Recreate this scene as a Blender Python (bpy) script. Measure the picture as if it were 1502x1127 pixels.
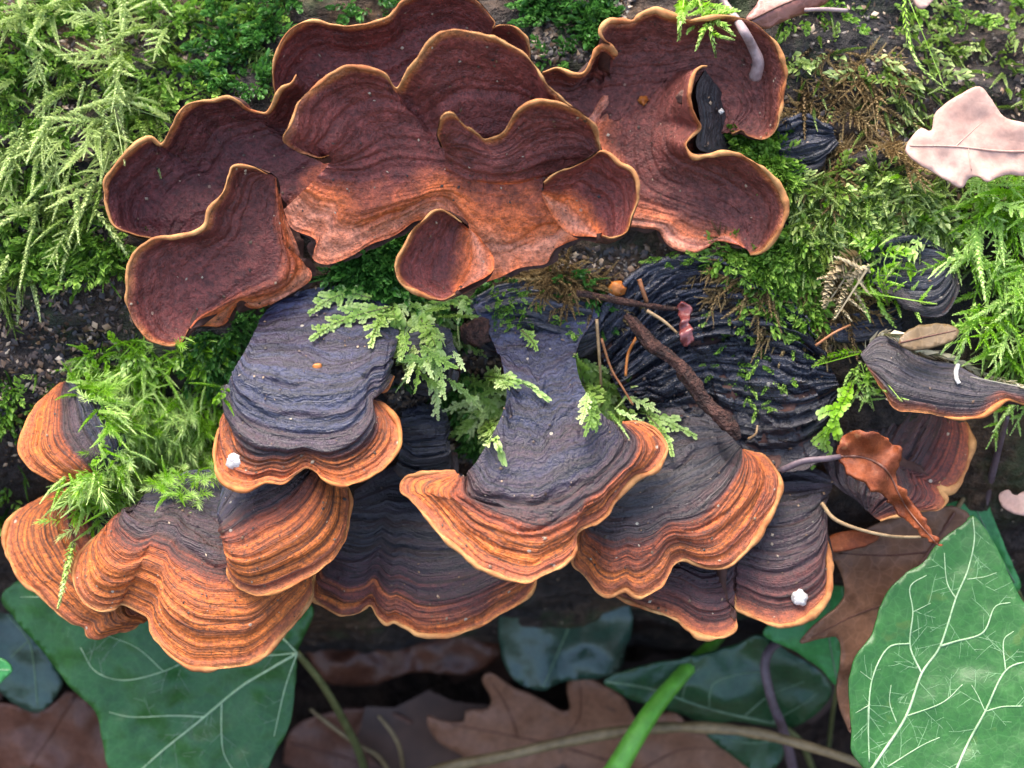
import bpy, math, random
import numpy as np
from mathutils import Vector, Matrix
from mathutils.bvhtree import BVHTree
from mathutils.geometry import delaunay_2d_cdt

for o in list(bpy.data.objects):
    bpy.data.objects.remove(o)
sc = bpy.context.scene
col = sc.collection
rng = np.random.default_rng(7)

# ------------------------------------------------------------------ camera, sky, sun, exposure
# one unit is ten centimetres; the camera looks 45 degrees down at the side of a rotting log
sc.unit_settings.system = 'METRIC'
sc.unit_settings.scale_length = 0.1
D = 2.1                                     # camera distance to the middle of the fungi
H = 0.95                                    # their height over the ground
PITCH = math.radians(45)
U = np.array([1.0, 0.0, 0.0])
V = np.array([0.0, math.sin(PITCH), math.cos(PITCH)])
W = np.array([0.0, -math.cos(PITCH), math.sin(PITCH)])
ORG = np.array([0.0, 0.0, H])

cam = bpy.data.cameras.new('camera')
cam.sensor_width = 36.0
cam.lens = 36.0 * D / 1.502
cam.clip_start = 0.01
cam.clip_end = 500.0
cam.dof.use_dof = True
cam.dof.focus_distance = D - 0.10
cam.dof.aperture_fstop = 1.8
camo = bpy.data.objects.new('camera', cam)
camo.location = ORG + W * D
camo.rotation_euler = (math.radians(90) - PITCH, 0, 0)
col.objects.link(camo)
sc.camera = camo

SUN_EL, SUN_AZ = math.radians(66), math.radians(-25)      # from above, a little behind the log
world = bpy.data.worlds.new('World')
sc.world = world
world.use_nodes = True
wnt = world.node_tree
sky = wnt.nodes.new('ShaderNodeTexSky')
sky.sky_type = 'NISHITA'
sky.sun_disc = False
sky.sun_elevation = SUN_EL
sky.sun_rotation = SUN_AZ
sky.air_density = 1.0
sky.dust_density = 4.0
wnt.links.new(sky.outputs[0], wnt.nodes['Background'].inputs[0])
wnt.nodes['Background'].inputs[1].default_value = 0.15
sun = bpy.data.lights.new('sun', 'SUN')
sun.energy = 1.5
sun.angle = math.radians(50)
sun.color = (1.0, 0.93, 0.84)
suno = bpy.data.objects.new('sun', sun)
sd = Vector((math.sin(SUN_AZ) * math.cos(SUN_EL), math.cos(SUN_AZ) * math.cos(SUN_EL), math.sin(SUN_EL)))
suno.rotation_euler = sd.to_track_quat('Z', 'Y').to_euler()
suno.location = (0, 0, 8)
col.objects.link(suno)
sc.view_settings.view_transform = 'Standard'
sc.view_settings.look = 'None'
sc.view_settings.exposure = 2.0
sc.cycles.max_bounces = 5
sc.cycles.diffuse_bounces = 3
sc.cycles.glossy_bounces = 2
sc.cycles.transmission_bounces = 3
sc.cycles.caustics_reflective = False
sc.cycles.caustics_refractive = False
sc.view_settings.gamma = 1.0
sc.view_settings.use_curve_mapping = False

# ------------------------------------------------------------------ helpers: numbers
PERM = np.random.default_rng(3).permutation(4096).astype(np.int64)
RV = np.random.default_rng(4).random(4096)


def vnoise(x, y=0.0, z=0.0):
    x, y, z = np.broadcast_arrays(np.asarray(x, float), np.asarray(y, float), np.asarray(z, float))
    xi, yi, zi = (np.floor(a).astype(np.int64) for a in (x, y, z))
    xf, yf, zf = x - xi, y - yi, z - zi
    xf, yf, zf = (a * a * (3 - 2 * a) for a in (xf, yf, zf))

    def h(a, b, c):
        return RV[PERM[(PERM[(PERM[a & 4095] + b) & 4095] + c) & 4095]]
    r = 0
    for dx in (0, 1):
        wx = xf if dx else 1 - xf
        for dy in (0, 1):
            wy = yf if dy else 1 - yf
            for dz in (0, 1):
                wz = zf if dz else 1 - zf
                r = r + wx * wy * wz * h(xi + dx, yi + dy, zi + dz)
    return r * 2 - 1


def fbm(x, y=0.0, z=0.0, oct=3):
    a, r, f = 1.0, 0, 1.0
    for i in range(oct):
        r = r + a * vnoise(np.asarray(x) * f + 17 * i, np.asarray(y) * f, np.asarray(z) * f)
        a *= 0.5
        f *= 2.03
    return r


def sstep(a, b, x):
    t = np.clip((x - a) / (b - a), 0, 1)
    return t * t * (3 - 2 * t)


def L2W(u, v, w):
    """camera-aligned coordinates of the place to world coordinates"""
    u, v, w = np.broadcast_arrays(np.asarray(u, float), np.asarray(v, float), np.asarray(w, float))
    return ORG + u[..., None] * U + v[..., None] * V + w[..., None] * W


def P(px, py, w):
    px, py, w = np.broadcast_arrays(np.asarray(px, float), np.asarray(py, float), np.asarray(w, float))
    k = (D - w) / D / 1000.0
    return L2W((px - 751) * k, (563.5 - py) * k, w)


def crom(pts, sub=10, closed=False):
    pts = np.asarray(pts, float)
    if len(pts) < 3:
        t = np.linspace(0, 1, sub * 2)[:, None]
        return pts[0] * (1 - t) + pts[-1] * t
    if closed:
        p = np.vstack([pts[-1], pts, pts[0], pts[1]])
    else:
        p = np.vstack([2 * pts[0] - pts[1], pts, 2 * pts[-1] - pts[-2]])
    out = []
    t = np.linspace(0, 1, sub, endpoint=False)[:, None]
    for i in range(1, len(p) - 2):
        a, b, c, d = p[i - 1], p[i], p[i + 1], p[i + 2]
        out.append(0.5 * (2 * b + (c - a) * t + (2 * a - 5 * b + 4 * c - d) * t ** 2 + (3 * b - a - 3 * c + d) * t ** 3))
    if not closed:
        out.append(pts[-1:])
    return np.vstack(out)


def resample(pts, n, closed=False):
    c = crom(pts, 10, closed)
    if closed:
        c = np.vstack([c, c[:1]])
    seg = np.hypot(*np.diff(c[:, :2], axis=0).T) + 1e-9
    s = np.concatenate([[0], np.cumsum(seg)])
    q = np.linspace(0, s[-1], n, endpoint=not closed)
    return np.stack([np.interp(q, s, c[:, k]) for k in range(c.shape[1])], 1)


# ------------------------------------------------------------------ helpers: objects
def mesh_obj(name, verts, faces, mat, parent=None, attrs=None, smooth=True):
    me = bpy.data.meshes.new(name)
    verts = np.asarray(verts, np.float32).reshape(-1, 3)
    if isinstance(faces, np.ndarray):
        k = faces.shape[1]
        me.vertices.add(len(verts))
        me.vertices.foreach_set('co', verts.ravel())
        me.loops.add(faces.size)
        me.loops.foreach_set('vertex_index', faces.astype(np.int32).ravel())
        me.polygons.add(len(faces))
        me.polygons.foreach_set('loop_start', np.arange(0, faces.size, k, dtype=np.int32))
        me.update(calc_edges=True)
    else:
        me.from_pydata(verts.tolist(), [], faces)
        me.update()
    if smooth:
        me.polygons.foreach_set('use_smooth', np.ones(len(me.polygons), bool))
    for k, a in (attrs or {}).items():
        at = me.attributes.new(k, 'FLOAT', 'POINT')
        at.data.foreach_set('value', np.asarray(a, np.float32).ravel())
    me.materials.append(mat)
    o = bpy.data.objects.new(name, me)
    col.objects.link(o)
    if parent is not None:
        o.parent = parent
        if parent.parent is None:              # parts; a sub-part's parent already sits at the world origin
            o.matrix_parent_inverse = Matrix.Translation(-parent.location)
    return o


def tag(o, label=None, cat=None, group=None, kind=None):
    for k, v in (('label', label), ('category', cat), ('group', group), ('kind', kind)):
        if v:
            o[k] = v
    return o


def thing(name, loc, label, cat, group=None):
    o = bpy.data.objects.new(name, None)
    o.empty_display_size = 0.05
    o.location = Vector([float(c) for c in loc])
    col.objects.link(o)
    return tag(o, label, cat, group)


def grid_faces(nr, nc, off=0, flip=False):
    i = np.arange(nr - 1)[:, None] * nc + np.arange(nc - 1)[None, :]
    f = np.stack([i, i + 1, i + nc + 1, i + nc], -1).reshape(-1, 4) + off
    return f[:, ::-1] if flip else f


def tube_arrays(path, rad, sides=7):
    path = np.asarray(path, float)
    n = len(path)
    rad = np.broadcast_to(np.asarray(rad, float), (n,))
    tan = np.gradient(path, axis=0)
    tan /= np.linalg.norm(tan, axis=1, keepdims=True) + 1e-12
    ref = np.array([0.3, 0.5, 0.81])
    nrm = np.cross(tan, ref)
    nrm /= np.linalg.norm(nrm, axis=1, keepdims=True) + 1e-12
    for i in range(1, n):                       # keep the frame from twisting
        v = nrm[i - 1] - tan[i] * np.dot(nrm[i - 1], tan[i])
        nrm[i] = v / (np.linalg.norm(v) + 1e-12)
    bi = np.cross(tan, nrm)
    a = np.linspace(0, 2 * np.pi, sides, endpoint=False)
    ring = nrm[:, None, :] * np.cos(a)[None, :, None] + bi[:, None, :] * np.sin(a)[None, :, None]
    verts = (path[:, None, :] + ring * rad[:, None, None]).reshape(-1, 3)
    f = []
    i = np.arange(n - 1)[:, None] * sides
    j = np.arange(sides)[None, :]
    j2 = (j + 1) % sides
    f = np.stack([i + j, i + j2, i + sides + j2, i + sides + j], -1).reshape(-1, 4)
    nv = len(verts)
    verts = np.vstack([verts, path[:1], path[-1:]])
    jj = np.arange(sides)
    k2 = (jj + 1) % sides
    c0 = np.stack([np.full(sides, nv), k2, jj, jj], -1)
    b = (n - 1) * sides
    c1 = np.stack([np.full(sides, nv + 1), b + jj, b + k2, b + k2], -1)
    return verts, f, c0[:, :3], c1[:, :3]


def tube(name, path, rad, mat, parent=None, sides=7, attrs=None):
    v, f, c0, c1 = tube_arrays(path, rad, sides)
    faces = [tuple(r) for r in f.tolist()] + [tuple(r) for r in c0.tolist()] + [tuple(r) for r in c1.tolist()]
    return mesh_obj(name, v, faces, mat, parent, attrs)


# ------------------------------------------------------------------ helpers: materials
def newmat(name):
    m = bpy.data.materials.new(name)
    m.use_nodes = True
    nt = m.node_tree
    return m, nt, nt.nodes['Principled BSDF']


def nd(nt, typ, ins=None, **props):
    n = nt.nodes.new(typ)
    for k, v in props.items():
        setattr(n, k, v)
    for k, v in (ins or {}).items():
        if isinstance(v, bpy.types.NodeSocket):
            nt.links.new(v, n.inputs[k])
        else:
            n.inputs[k].default_value = v
    return n


def mth(nt, op, a, b=0.0, c=None):
    ins = {0: a, 1: b}
    if c is not None:
        ins[2] = c
    return nd(nt, 'ShaderNodeMath', ins, operation=op).outputs[0]


def att(nt, name):
    return nd(nt, 'ShaderNodeAttribute', attribute_name=name).outputs['Fac']


def ramp(nt, fac, stops, interp='LINEAR'):
    r = nd(nt, 'ShaderNodeValToRGB', {0: fac})
    cr = r.color_ramp
    cr.interpolation = interp
    while len(cr.elements) < len(stops):
        cr.elements.new(0.5)
    for e, (p, c) in zip(cr.elements, stops):
        e.position = p
        e.color = (*c, 1) if hasattr(c, '__len__') else (c, c, c, 1)
    return r.outputs[0]


def mix(nt, fac, a, b, blend='MIX'):
    def c4(v):
        return v if isinstance(v, bpy.types.NodeSocket) else (*v, 1)
    return nd(nt, 'ShaderNodeMixRGB', {0: fac, 1: c4(a), 2: c4(b)}, blend_type=blend).outputs[0]


def noise(nt, vec=None, scale=5.0, detail=3.0, rough=0.55, dims='3D', w=None, dist=0.0):
    ins = {'Scale': scale, 'Detail': detail, 'Roughness': rough, 'Distortion': dist}
    if vec is not None and dims != '1D':
        ins['Vector'] = vec
    n = nt.nodes.new('ShaderNodeTexNoise')
    n.noise_dimensions = dims
    for k, v in ins.items():
        if isinstance(v, bpy.types.NodeSocket):
            nt.links.new(v, n.inputs[k])
        else:
            n.inputs[k].default_value = v
    if w is not None:
        if isinstance(w, bpy.types.NodeSocket):
            nt.links.new(w, n.inputs['W'])
        else:
            n.inputs['W'].default_value = w
    return n.outputs[0]


def xyz(nt, x, y, z):
    return nd(nt, 'ShaderNodeCombineXYZ', {0: x, 1: y, 2: z}).outputs[0]


def geo_pos(nt):
    return nt.nodes.new('ShaderNodeNewGeometry').outputs['Position']


def bump(nt, bsdf, h, strength=0.5, dist=0.01):
    b = nd(nt, 'ShaderNodeBump', {'Height': h, 'Strength': strength, 'Distance': dist})
    nt.links.new(b.outputs[0], bsdf.inputs['Normal'])


def setc(nt, bsdf, c, rough=0.6, spec=0.5):
    for k, v in (('Base Color', c), ('Roughness', rough), ('Specular IOR Level', spec)):
        if isinstance(v, bpy.types.NodeSocket):
            nt.links.new(v, bsdf.inputs[k])
        else:
            bsdf.inputs[k].default_value = (*v, 1) if hasattr(v, '__len__') else v


BLACK = (0.019, 0.021, 0.047)


def mat_zoned(name, seed, b=0.6, soft=0.14, orange=(0.52, 0.128, 0.018), rust=(0.27, 0.056, 0.017), dark=(0.055, 0.022, 0.02),
              black=BLACK, nb=16.0, nl=46.0, wet=0.40, rim=1.0):
    """upper side of a bracket: charcoal at the old base, rust and orange growth zones to the margin"""
    m, nt, bs = newmat(name)
    soft *= 1.35
    s, ed, ar = att(nt, 'zone'), att(nt, 'edge'), att(nt, 'arc')
    pos = geo_pos(nt)
    wv = noise(nt, xyz(nt, mth(nt, 'MULTIPLY', ar, 5.0), mth(nt, 'MULTIPLY', s, 3.0), seed), 1.0, 3.0)
    z = mth(nt, 'ADD', s, mth(nt, 'MULTIPLY', mth(nt, 'SUBTRACT', wv, 0.5), 0.10))
    b1 = noise(nt, xyz(nt, mth(nt, 'MULTIPLY', z, nb), mth(nt, 'MULTIPLY', ar, 0.7), seed * 3.1), 1.0, 1.0)
    b2 = noise(nt, xyz(nt, mth(nt, 'MULTIPLY', z, nl * 1.3), mth(nt, 'MULTIPLY', ar, 1.6), seed * 1.7), 1.0, 2.0)
    b3 = noise(nt, xyz(nt, mth(nt, 'MULTIPLY', z, nl * 2.3), mth(nt, 'MULTIPLY', ar, 9.0), seed * 0.7), 1.0, 2.0)
    grain = noise(nt, pos, 150.0, 3.0, 0.8)
    patch = noise(nt, pos, 9.0, 3.0)
    k = mth(nt, 'ADD', z, mth(nt, 'MULTIPLY', mth(nt, 'SUBTRACT', b1, 0.5), 0.42))
    k = mth(nt, 'ADD', k, mth(nt, 'MULTIPLY', mth(nt, 'SUBTRACT', patch, 0.5), 0.22))
    blk2 = tuple(c * 1.7 + 0.004 for c in black)
    c = ramp(nt, k, [(0.0, blk2), (max(b - soft * 1.2, 0.02), black), (b, dark), (b + soft * 0.55, rust),
                     (min(b + soft * 1.3, 0.93), orange), (0.95, tuple(min(1, x * 1.12) for x in orange)), (1.0, rust)])
    b4 = noise(nt, xyz(nt, mth(nt, 'MULTIPLY', z, nb * 2.4), mth(nt, 'MULTIPLY', ar, 1.3), seed * 4.3), 1.0, 2.0)
    c = mix(nt, ramp(nt, b4, [(0.50, 0.0), (0.60, 0.8), (0.72, 0.9)]), c, mix(nt, 0.45, c, tuple(x * 0.8 for x in dark)))
    lines = ramp(nt, b2, [(0.36, 0.3), (0.45, 0.85), (0.58, 1.0), (0.72, 1.15)])
    c = mix(nt, 0.9, c, lines, 'MULTIPLY')
    c = mix(nt, 0.8, c, ramp(nt, b3, [(0.34, 0.35), (0.44, 0.95), (0.6, 1.0), (0.72, 1.3)]), 'MULTIPLY')
    gr = ramp(nt, grain, [(0.33, 0.35), (0.5, 1.0), (0.67, 1.75)])
    c = mix(nt, 0.8, c, gr, 'MULTIPLY')
    e = mth(nt, 'ADD', ed, mth(nt, 'MULTIPLY', mth(nt, 'SUBTRACT', wv, 0.5), 0.02))
    e = nd(nt, 'ShaderNodeMapRange', {0: e, 1: 0.0, 2: 0.05, 3: 0.0, 4: 1.0}).outputs[0]
    emask = mth(nt, 'MULTIPLY', ramp(nt, e, [(0.0, 1.0), (0.22, 0.85), (0.42, 0.0)]), mth(nt, 'MULTIPLY', ramp(nt, noise(nt, pos, 12.0, 3.0), [(0.36, 0.25), (0.55, 1.0)]), rim))
    ecol = ramp(nt, e, [(0.0, (0.60, 0.26, 0.07)), (0.10, (0.42, 0.12, 0.035)), (0.3, (0.24, 0.055, 0.025))])
    c = mix(nt, emask, c, mix(nt, 0.6, ecol, gr, 'MULTIPLY'))
    vor = nd(nt, 'ShaderNodeTexVoronoi', {'Vector': pos, 'Scale': 34.0})
    sp = mth(nt, 'LESS_THAN', vor.outputs['Distance'], 0.09)
    sel = nd(nt, 'ShaderNodeSeparateColor', {0: vor.outputs['Color']}).outputs[0]
    sp = mth(nt, 'MULTIPLY', sp, mth(nt, 'GREATER_THAN', sel, 0.72))
    c = mix(nt, mth(nt, 'MULTIPLY', sp, 0.7), c, (0.45, 0.40, 0.30))
    rg = mth(nt, 'ADD', ramp(nt, grain, [(0.3, wet - 0.06), (0.7, wet + 0.2)]), ramp(nt, k, [(max(b - 0.1, 0.02), 0.0), (b + 0.08, 0.24)]))
    setc(nt, bs, c, rg, 0.6)
    h = mth(nt, 'ADD', mth(nt, 'MULTIPLY', mth(nt, 'ADD', b2, b3), 0.6), mth(nt, 'MULTIPLY', grain, 0.8))
    h = mth(nt, 'ADD', h, mth(nt, 'MULTIPLY', noise(nt, pos, 30.0, 4.0, 0.6), 0.9))
    bump(nt, bs, h, 0.62, 0.009)
    return m


def mat_hym(name, seed, o=0.16, brown=(0.135, 0.042, 0.034), orange=(0.82, 0.18, 0.045), pale=(0.85, 0.31, 0.17), nl=26.0, wet=0.42):
    """fertile side of a bracket: purple brown, rust orange where it is attached, gold at the rim"""
    m, nt, bs = newmat(name)
    s, ed, ar = att(nt, 'zone'), att(nt, 'edge'), att(nt, 'arc')
    pos = geo_pos(nt)
    wv = noise(nt, xyz(nt, mth(nt, 'MULTIPLY', ar, 4.0), mth(nt, 'MULTIPLY', s, 3.0), seed), 1.0, 3.0)
    z = mth(nt, 'ADD', s, mth(nt, 'MULTIPLY', mth(nt, 'SUBTRACT', wv, 0.5), 0.14))
    b2 = noise(nt, xyz(nt, mth(nt, 'MULTIPLY', z, nl), mth(nt, 'MULTIPLY', ar, 1.0), seed * 1.7), 1.0, 2.0)
    grain = noise(nt, pos, 160.0, 3.0, 0.8)
    mid = noise(nt, pos, 22.0, 4.0, 0.65)
    big = noise(nt, pos, 6.0, 3.0)
    k = mth(nt, 'ADD', s, mth(nt, 'MULTIPLY', mth(nt, 'SUBTRACT', mid, 0.5), 0.28))
    k = mth(nt, 'ADD', k, mth(nt, 'MULTIPLY', mth(nt, 'SUBTRACT', big, 0.5), 0.30))
    db = tuple(x * 0.62 for x in brown)
    c = ramp(nt, k, [(0.0, orange), (o * 0.5, pale), (o, orange), (o + 0.10, tuple(0.6 * a + 0.4 * b_ for a, b_ in zip(brown, orange))),
                     (o + 0.2, brown), (0.8, brown)])
    c = mix(nt, ramp(nt, big, [(0.4, 0.0), (0.65, 0.7)]), c, mix(nt, 0.5, c, db))
    lines = ramp(nt, b2, [(0.34, 0.8), (0.48, 1.0), (0.62, 1.0), (0.67, 1.35), (0.71, 1.0)])
    c = mix(nt, 0.16, c, lines, 'MULTIPLY')
    gr = ramp(nt, grain, [(0.33, 0.4), (0.5, 1.0), (0.67, 1.7)])
    c = mix(nt, 0.8, c, gr, 'MULTIPLY')
    e = mth(nt, 'ADD', ed, mth(nt, 'MULTIPLY', mth(nt, 'SUBTRACT', mid, 0.5), 0.012))
    e = nd(nt, 'ShaderNodeMapRange', {0: e, 1: 0.0, 2: 0.05, 3: 0.0, 4: 1.0}).outputs[0]
    emask = mth(nt, 'MULTIPLY', ramp(nt, e, [(0.0, 1.0), (0.16, 0.9), (0.34, 0.0)]), ramp(nt, noise(nt, pos, 12.0, 3.0), [(0.36, 0.2), (0.55, 1.0)]))
    ecol = ramp(nt, e, [(0.0, (0.50, 0.20, 0.06)), (0.14, (0.40, 0.12, 0.035)), (0.3, (0.26, 0.06, 0.028))])
    c = mix(nt, emask, c, mix(nt, 0.7, ecol, gr, 'MULTIPLY'))
    vor = nd(nt, 'ShaderNodeTexVoronoi', {'Vector': pos, 'Scale': 30.0})
    sp = mth(nt, 'LESS_THAN', vor.outputs['Distance'], 0.07)
    sel = nd(nt, 'ShaderNodeSeparateColor', {0: vor.outputs['Color']}).outputs[0]
    sp = mth(nt, 'MULTIPLY', sp, mth(nt, 'GREATER_THAN', sel, 0.80))
    c = mix(nt, mth(nt, 'MULTIPLY', sp, 0.6), c, (0.55, 0.38, 0.26))
    c = mix(nt, 0.7, c, ramp(nt, noise(nt, pos, 45.0, 3.0, 0.6), [(0.3, 0.5), (0.5, 1.0), (0.7, 1.55)]), 'MULTIPLY')
    setc(nt, bs, c, ramp(nt, grain, [(0.3, wet - 0.05), (0.7, wet + 0.2)]), 0.45)
    h = mth(nt, 'ADD', mth(nt, 'MULTIPLY', b2, 0.15), mth(nt, 'MULTIPLY', grain, 0.6))
    h = mth(nt, 'ADD', h, mth(nt, 'MULTIPLY', mid, 0.8))
    bump(nt, bs, h, 0.75, 0.010)
    return m


def mat_simple(name, c1, c2, scale=30.0, rough=0.6, bumpd=0.004, spec=0.4, bs_=0.5, detail=4.0, trans=0.0):
    m, nt, bs = newmat(name)
    pos = geo_pos(nt)
    n1 = noise(nt, pos, scale, detail, 0.65)
    n2 = noise(nt, pos, scale * 4.5, 3.0, 0.6)
    c = ramp(nt, n1, [(0.32, c1), (0.68, c2)])
    c = mix(nt, 0.6, c, ramp(nt, n2, [(0.3, 0.6), (0.7, 1.35)]), 'MULTIPLY')
    setc(nt, bs, c, rough, spec)
    if trans:
        bs.inputs['Transmission Weight'].default_value = 0.0
    bump(nt, bs, mth(nt, 'ADD', n1, mth(nt, 'MULTIPLY', n2, 0.5)), bs_, bumpd)
    return m


def mat_moss(name, lo, mid_, hi, rough=0.5, trans=0.35):
    m, nt, bs = newmat(name)
    t, a = att(nt, 'tint'), att(nt, 'along')
    pos = geo_pos(nt)
    n = noise(nt, pos, 40.0, 2.0)
    f = mth(nt, 'ADD', mth(nt, 'MULTIPLY', t, 0.7), mth(nt, 'MULTIPLY', a, 0.35))
    f = mth(nt, 'ADD', f, mth(nt, 'MULTIPLY', mth(nt, 'SUBTRACT', n, 0.5), 0.35))
    c = ramp(nt, f, [(0.05, lo), (0.5, mid_), (0.95, hi)])
    setc(nt, bs, c, rough, 0.35)
    tr = nd(nt, 'ShaderNodeBsdfTranslucent', {'Color': c})
    mx = nd(nt, 'ShaderNodeMixShader', {0: trans, 1: bs.outputs[0], 2: tr.outputs[0]})
    nt.links.new(mx.outputs[0], nt.nodes['Material Output'].inputs['Surface'])
    return m


def mat_leaf(name, c1, c2, under, rough=0.35, spec=0.5, scale=14.0, spots=None, trans=0.12, net=0.20):
    m, nt, bs = newmat(name)
    pos = geo_pos(nt)
    n1 = noise(nt, pos, scale, 4.0, 0.6)
    n2 = noise(nt, pos, scale * 7, 3.0, 0.65)
    c = ramp(nt, n1, [(0.25, c1), (0.75, c2)])
    c = mix(nt, 0.6, c, ramp(nt, n2, [(0.3, 0.68), (0.7, 1.3)]), 'MULTIPLY')
    if spots:
        v = noise(nt, pos, scale * 1.7, 2.0)
        c = mix(nt, ramp(nt, v, [(0.66, 0.0), (0.72, 0.8)]), c, spots)
    vo = nd(nt, 'ShaderNodeTexVoronoi', {'Vector': pos, 'Scale': scale * 4.5}, feature='DISTANCE_TO_EDGE')
    ve = ramp(nt, vo.outputs['Distance'], [(0.0, 1.0), (0.07, 0.0)])
    c = mix(nt, mth(nt, 'MULTIPLY', ve, net), c, tuple(min(1, x * 1.6 + 0.04) for x in c2))
    bf = nt.nodes.new('ShaderNodeNewGeometry').outputs['Backfacing']
    c = mix(nt, bf, c, under)
    setc(nt, bs, c, rough, spec)
    h = mth(nt, 'ADD', mth(nt, 'MULTIPLY', n1, 0.6), mth(nt, 'MULTIPLY', n2, 0.35))
    h = mth(nt, 'SUBTRACT', h, mth(nt, 'MULTIPLY', ve, 0.05))
    bump(nt, bs, h, 0.4, 0.004)
    tr = nd(nt, 'ShaderNodeBsdfTranslucent', {'Color': c})
    mx = nd(nt, 'ShaderNodeMixShader', {0: trans, 1: bs.outputs[0], 2: tr.outputs[0]})
    nt.links.new(mx.outputs[0], nt.nodes['Material Output'].inputs['Surface'])
    return m


# ------------------------------------------------------------------ the setting: soil and the log
M_soil = mat_simple('soil', (0.020, 0.012, 0.009), (0.075, 0.042, 0.026), 18.0, 0.85, 0.03, 0.3, 0.9)
gx = np.concatenate([np.linspace(-60, -3, 12)[:-1], np.linspace(-3, 3, 120), np.linspace(3, 60, 12)[1:]])
GX, GY = np.meshgrid(gx, gx)
GZ = 0.05 * fbm(GX * 1.6, GY * 1.6, 5.0, 4) * (np.hypot(GX, GY) < 6) - 0.02
mesh_obj('ground', np.stack([GX, GY, GZ], -1), grid_faces(len(gx), len(gx)), M_soil)['kind'] = 'structure'

VC, WC, RL = 0.27, -0.78, 0.78


def log_disp(u, th):
    d = 0.035 * fbm(u * 2.2, th * 2.0 * RL, 3.0, 3)
    d = d + 0.012 * fbm(u * 9.0, th * 14.0, 7.0, 3)
    r = 1 - np.abs(fbm(u * 3.5, th * 18.0, 11.0, 2))
    return d + 0.010 * r + 0.004 * fbm(u * 40.0, th * 34.0, 2.0, 2)


def log_local(u, th):
    """th = 0 faces the camera, positive towards the image top"""
    r = RL + log_disp(u, th)
    return VC + r * np.sin(th), WC + r * np.cos(th)


uu = np.concatenate([np.linspace(-3.4, -1.15, 50)[:-1], np.linspace(-1.15, 1.15, 330), np.linspace(1.15, 3.4, 50)[1:]])
tt = np.concatenate([np.linspace(-math.pi, -1.5, 40)[:-1], np.linspace(-1.5, 0.9, 300), np.linspace(0.9, math.pi, 50)[1:]])
LU, LT = np.meshgrid(uu, tt, indexing='ij')
LV_, LW_ = log_local(LU, LT)
LV_[:, -1] = LV_[:, 0]
LW_[:, -1] = LW_[:, 0]
log_v = L2W(LU, LV_, LW_).reshape(-1, 3)

m, nt, bs = newmat('rotten_wood')
pos = geo_pos(nt)
n1 = noise(nt, pos, 3.2, 5.0, 0.6)
n2 = noise(nt, nd(nt, 'ShaderNodeMapping', {'Vector': pos, 'Scale': (10.0, 26.0, 26.0)}).outputs[0], 1.0, 5.0, 0.65)
n3 = noise(nt, pos, 60.0, 4.0, 0.7)
c = ramp(nt, n1, [(0.36, (0.016, 0.014, 0.015)), (0.50, (0.035, 0.024, 0.018)), (0.62, (0.085, 0.050, 0.028))])
c = mix(nt, 0.8, c, ramp(nt, n2, [(0.3, 0.45), (0.5, 1.0), (0.7, 1.9)]), 'MULTIPLY')
c = mix(nt, 0.8, c, ramp(nt, n3, [(0.33, 0.25), (0.5, 1.0), (0.68, 2.3)]), 'MULTIPLY')
alg = noise(nt, pos, 7.0, 5.0, 0.65)
c = mix(nt, ramp(nt, alg, [(0.54, 0.0), (0.66, 0.6)]), c, (0.035, 0.060, 0.018))
setc(nt, bs, c, ramp(nt, n3, [(0.3, 0.55), (0.7, 0.85)]), 0.3)
bump(nt, bs, mth(nt, 'ADD', mth(nt, 'MULTIPLY', n2, 1.0), n3), 0.9, 0.02)
M_log = m
log = thing('fallen_log', L2W(0, VC - 0.5, WC), 'dark rotting moss covered log that carries all the bracket fungi', 'log')
mesh_obj('bark', log_v, grid_faces(len(uu), len(tt), 0, True), M_log, log)
for e in (0, -1):
    ring = log_v.reshape(len(uu), len(tt), 3)[e, :-1]
    cen = ring.mean(0)
    n = len(ring)
    mid = cen + (ring - cen) * 0.5
    vs = np.vstack([ring, mid, cen[None]])
    fs = [(i, (i + 1) % n, n + (i + 1) % n, n + i) for i in range(n)] + [(n + i, n + (i + 1) % n, 2 * n) for i in range(n)]
    mesh_obj('cut_end', vs, fs, M_log, log)

# coarse copy of every surface, to set moss and litter down on what is really there
BV, BF, BN = [], [], [0]


def add_bvh(grid):
    nr, nc = grid.shape[:2]
    BV.append(grid.reshape(-1, 3))
    BF.append(grid_faces(nr, nc, BN[0]))
    BN[0] += nr * nc


add_bvh(log_v.reshape(len(uu), len(tt), 3)[::4, ::4])
LOG_FACES = len(BF[0])


def log_w(px, py):
    """depth of the log's face at a place of the picture"""
    w = np.zeros_like(px)
    for _ in range(4):
        k = (D - w) / D / 1000
        u, v = (px - 751) * k, (563.5 - py) * k
        th = np.arcsin(np.clip((v - VC) / RL, -0.99, 0.99))
        w = WC + (RL + log_disp(u, th)) * np.cos(th)
    return w

# ------------------------------------------------------------------ bracket fungi
M_margin = mat_simple('pale_margin', (0.30, 0.085, 0.025), (0.58, 0.30, 0.11), 18.0, 0.75, 0.004, 0.25, 0.6)
M_margin_o = mat_simple('rust_margin', (0.34, 0.085, 0.025), (0.58, 0.24, 0.07), 18.0, 0.75, 0.004, 0.25, 0.6)
M_margin_w = mat_simple('bleached_margin', (0.40, 0.22, 0.09), (0.74, 0.56, 0.30), 60.0, 0.75, 0.004, 0.25, 0.6)
M_under = mat_simple('brown_underside', (0.035, 0.014, 0.010), (0.10, 0.038, 0.024), 30.0, 0.7, 0.006)


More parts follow.
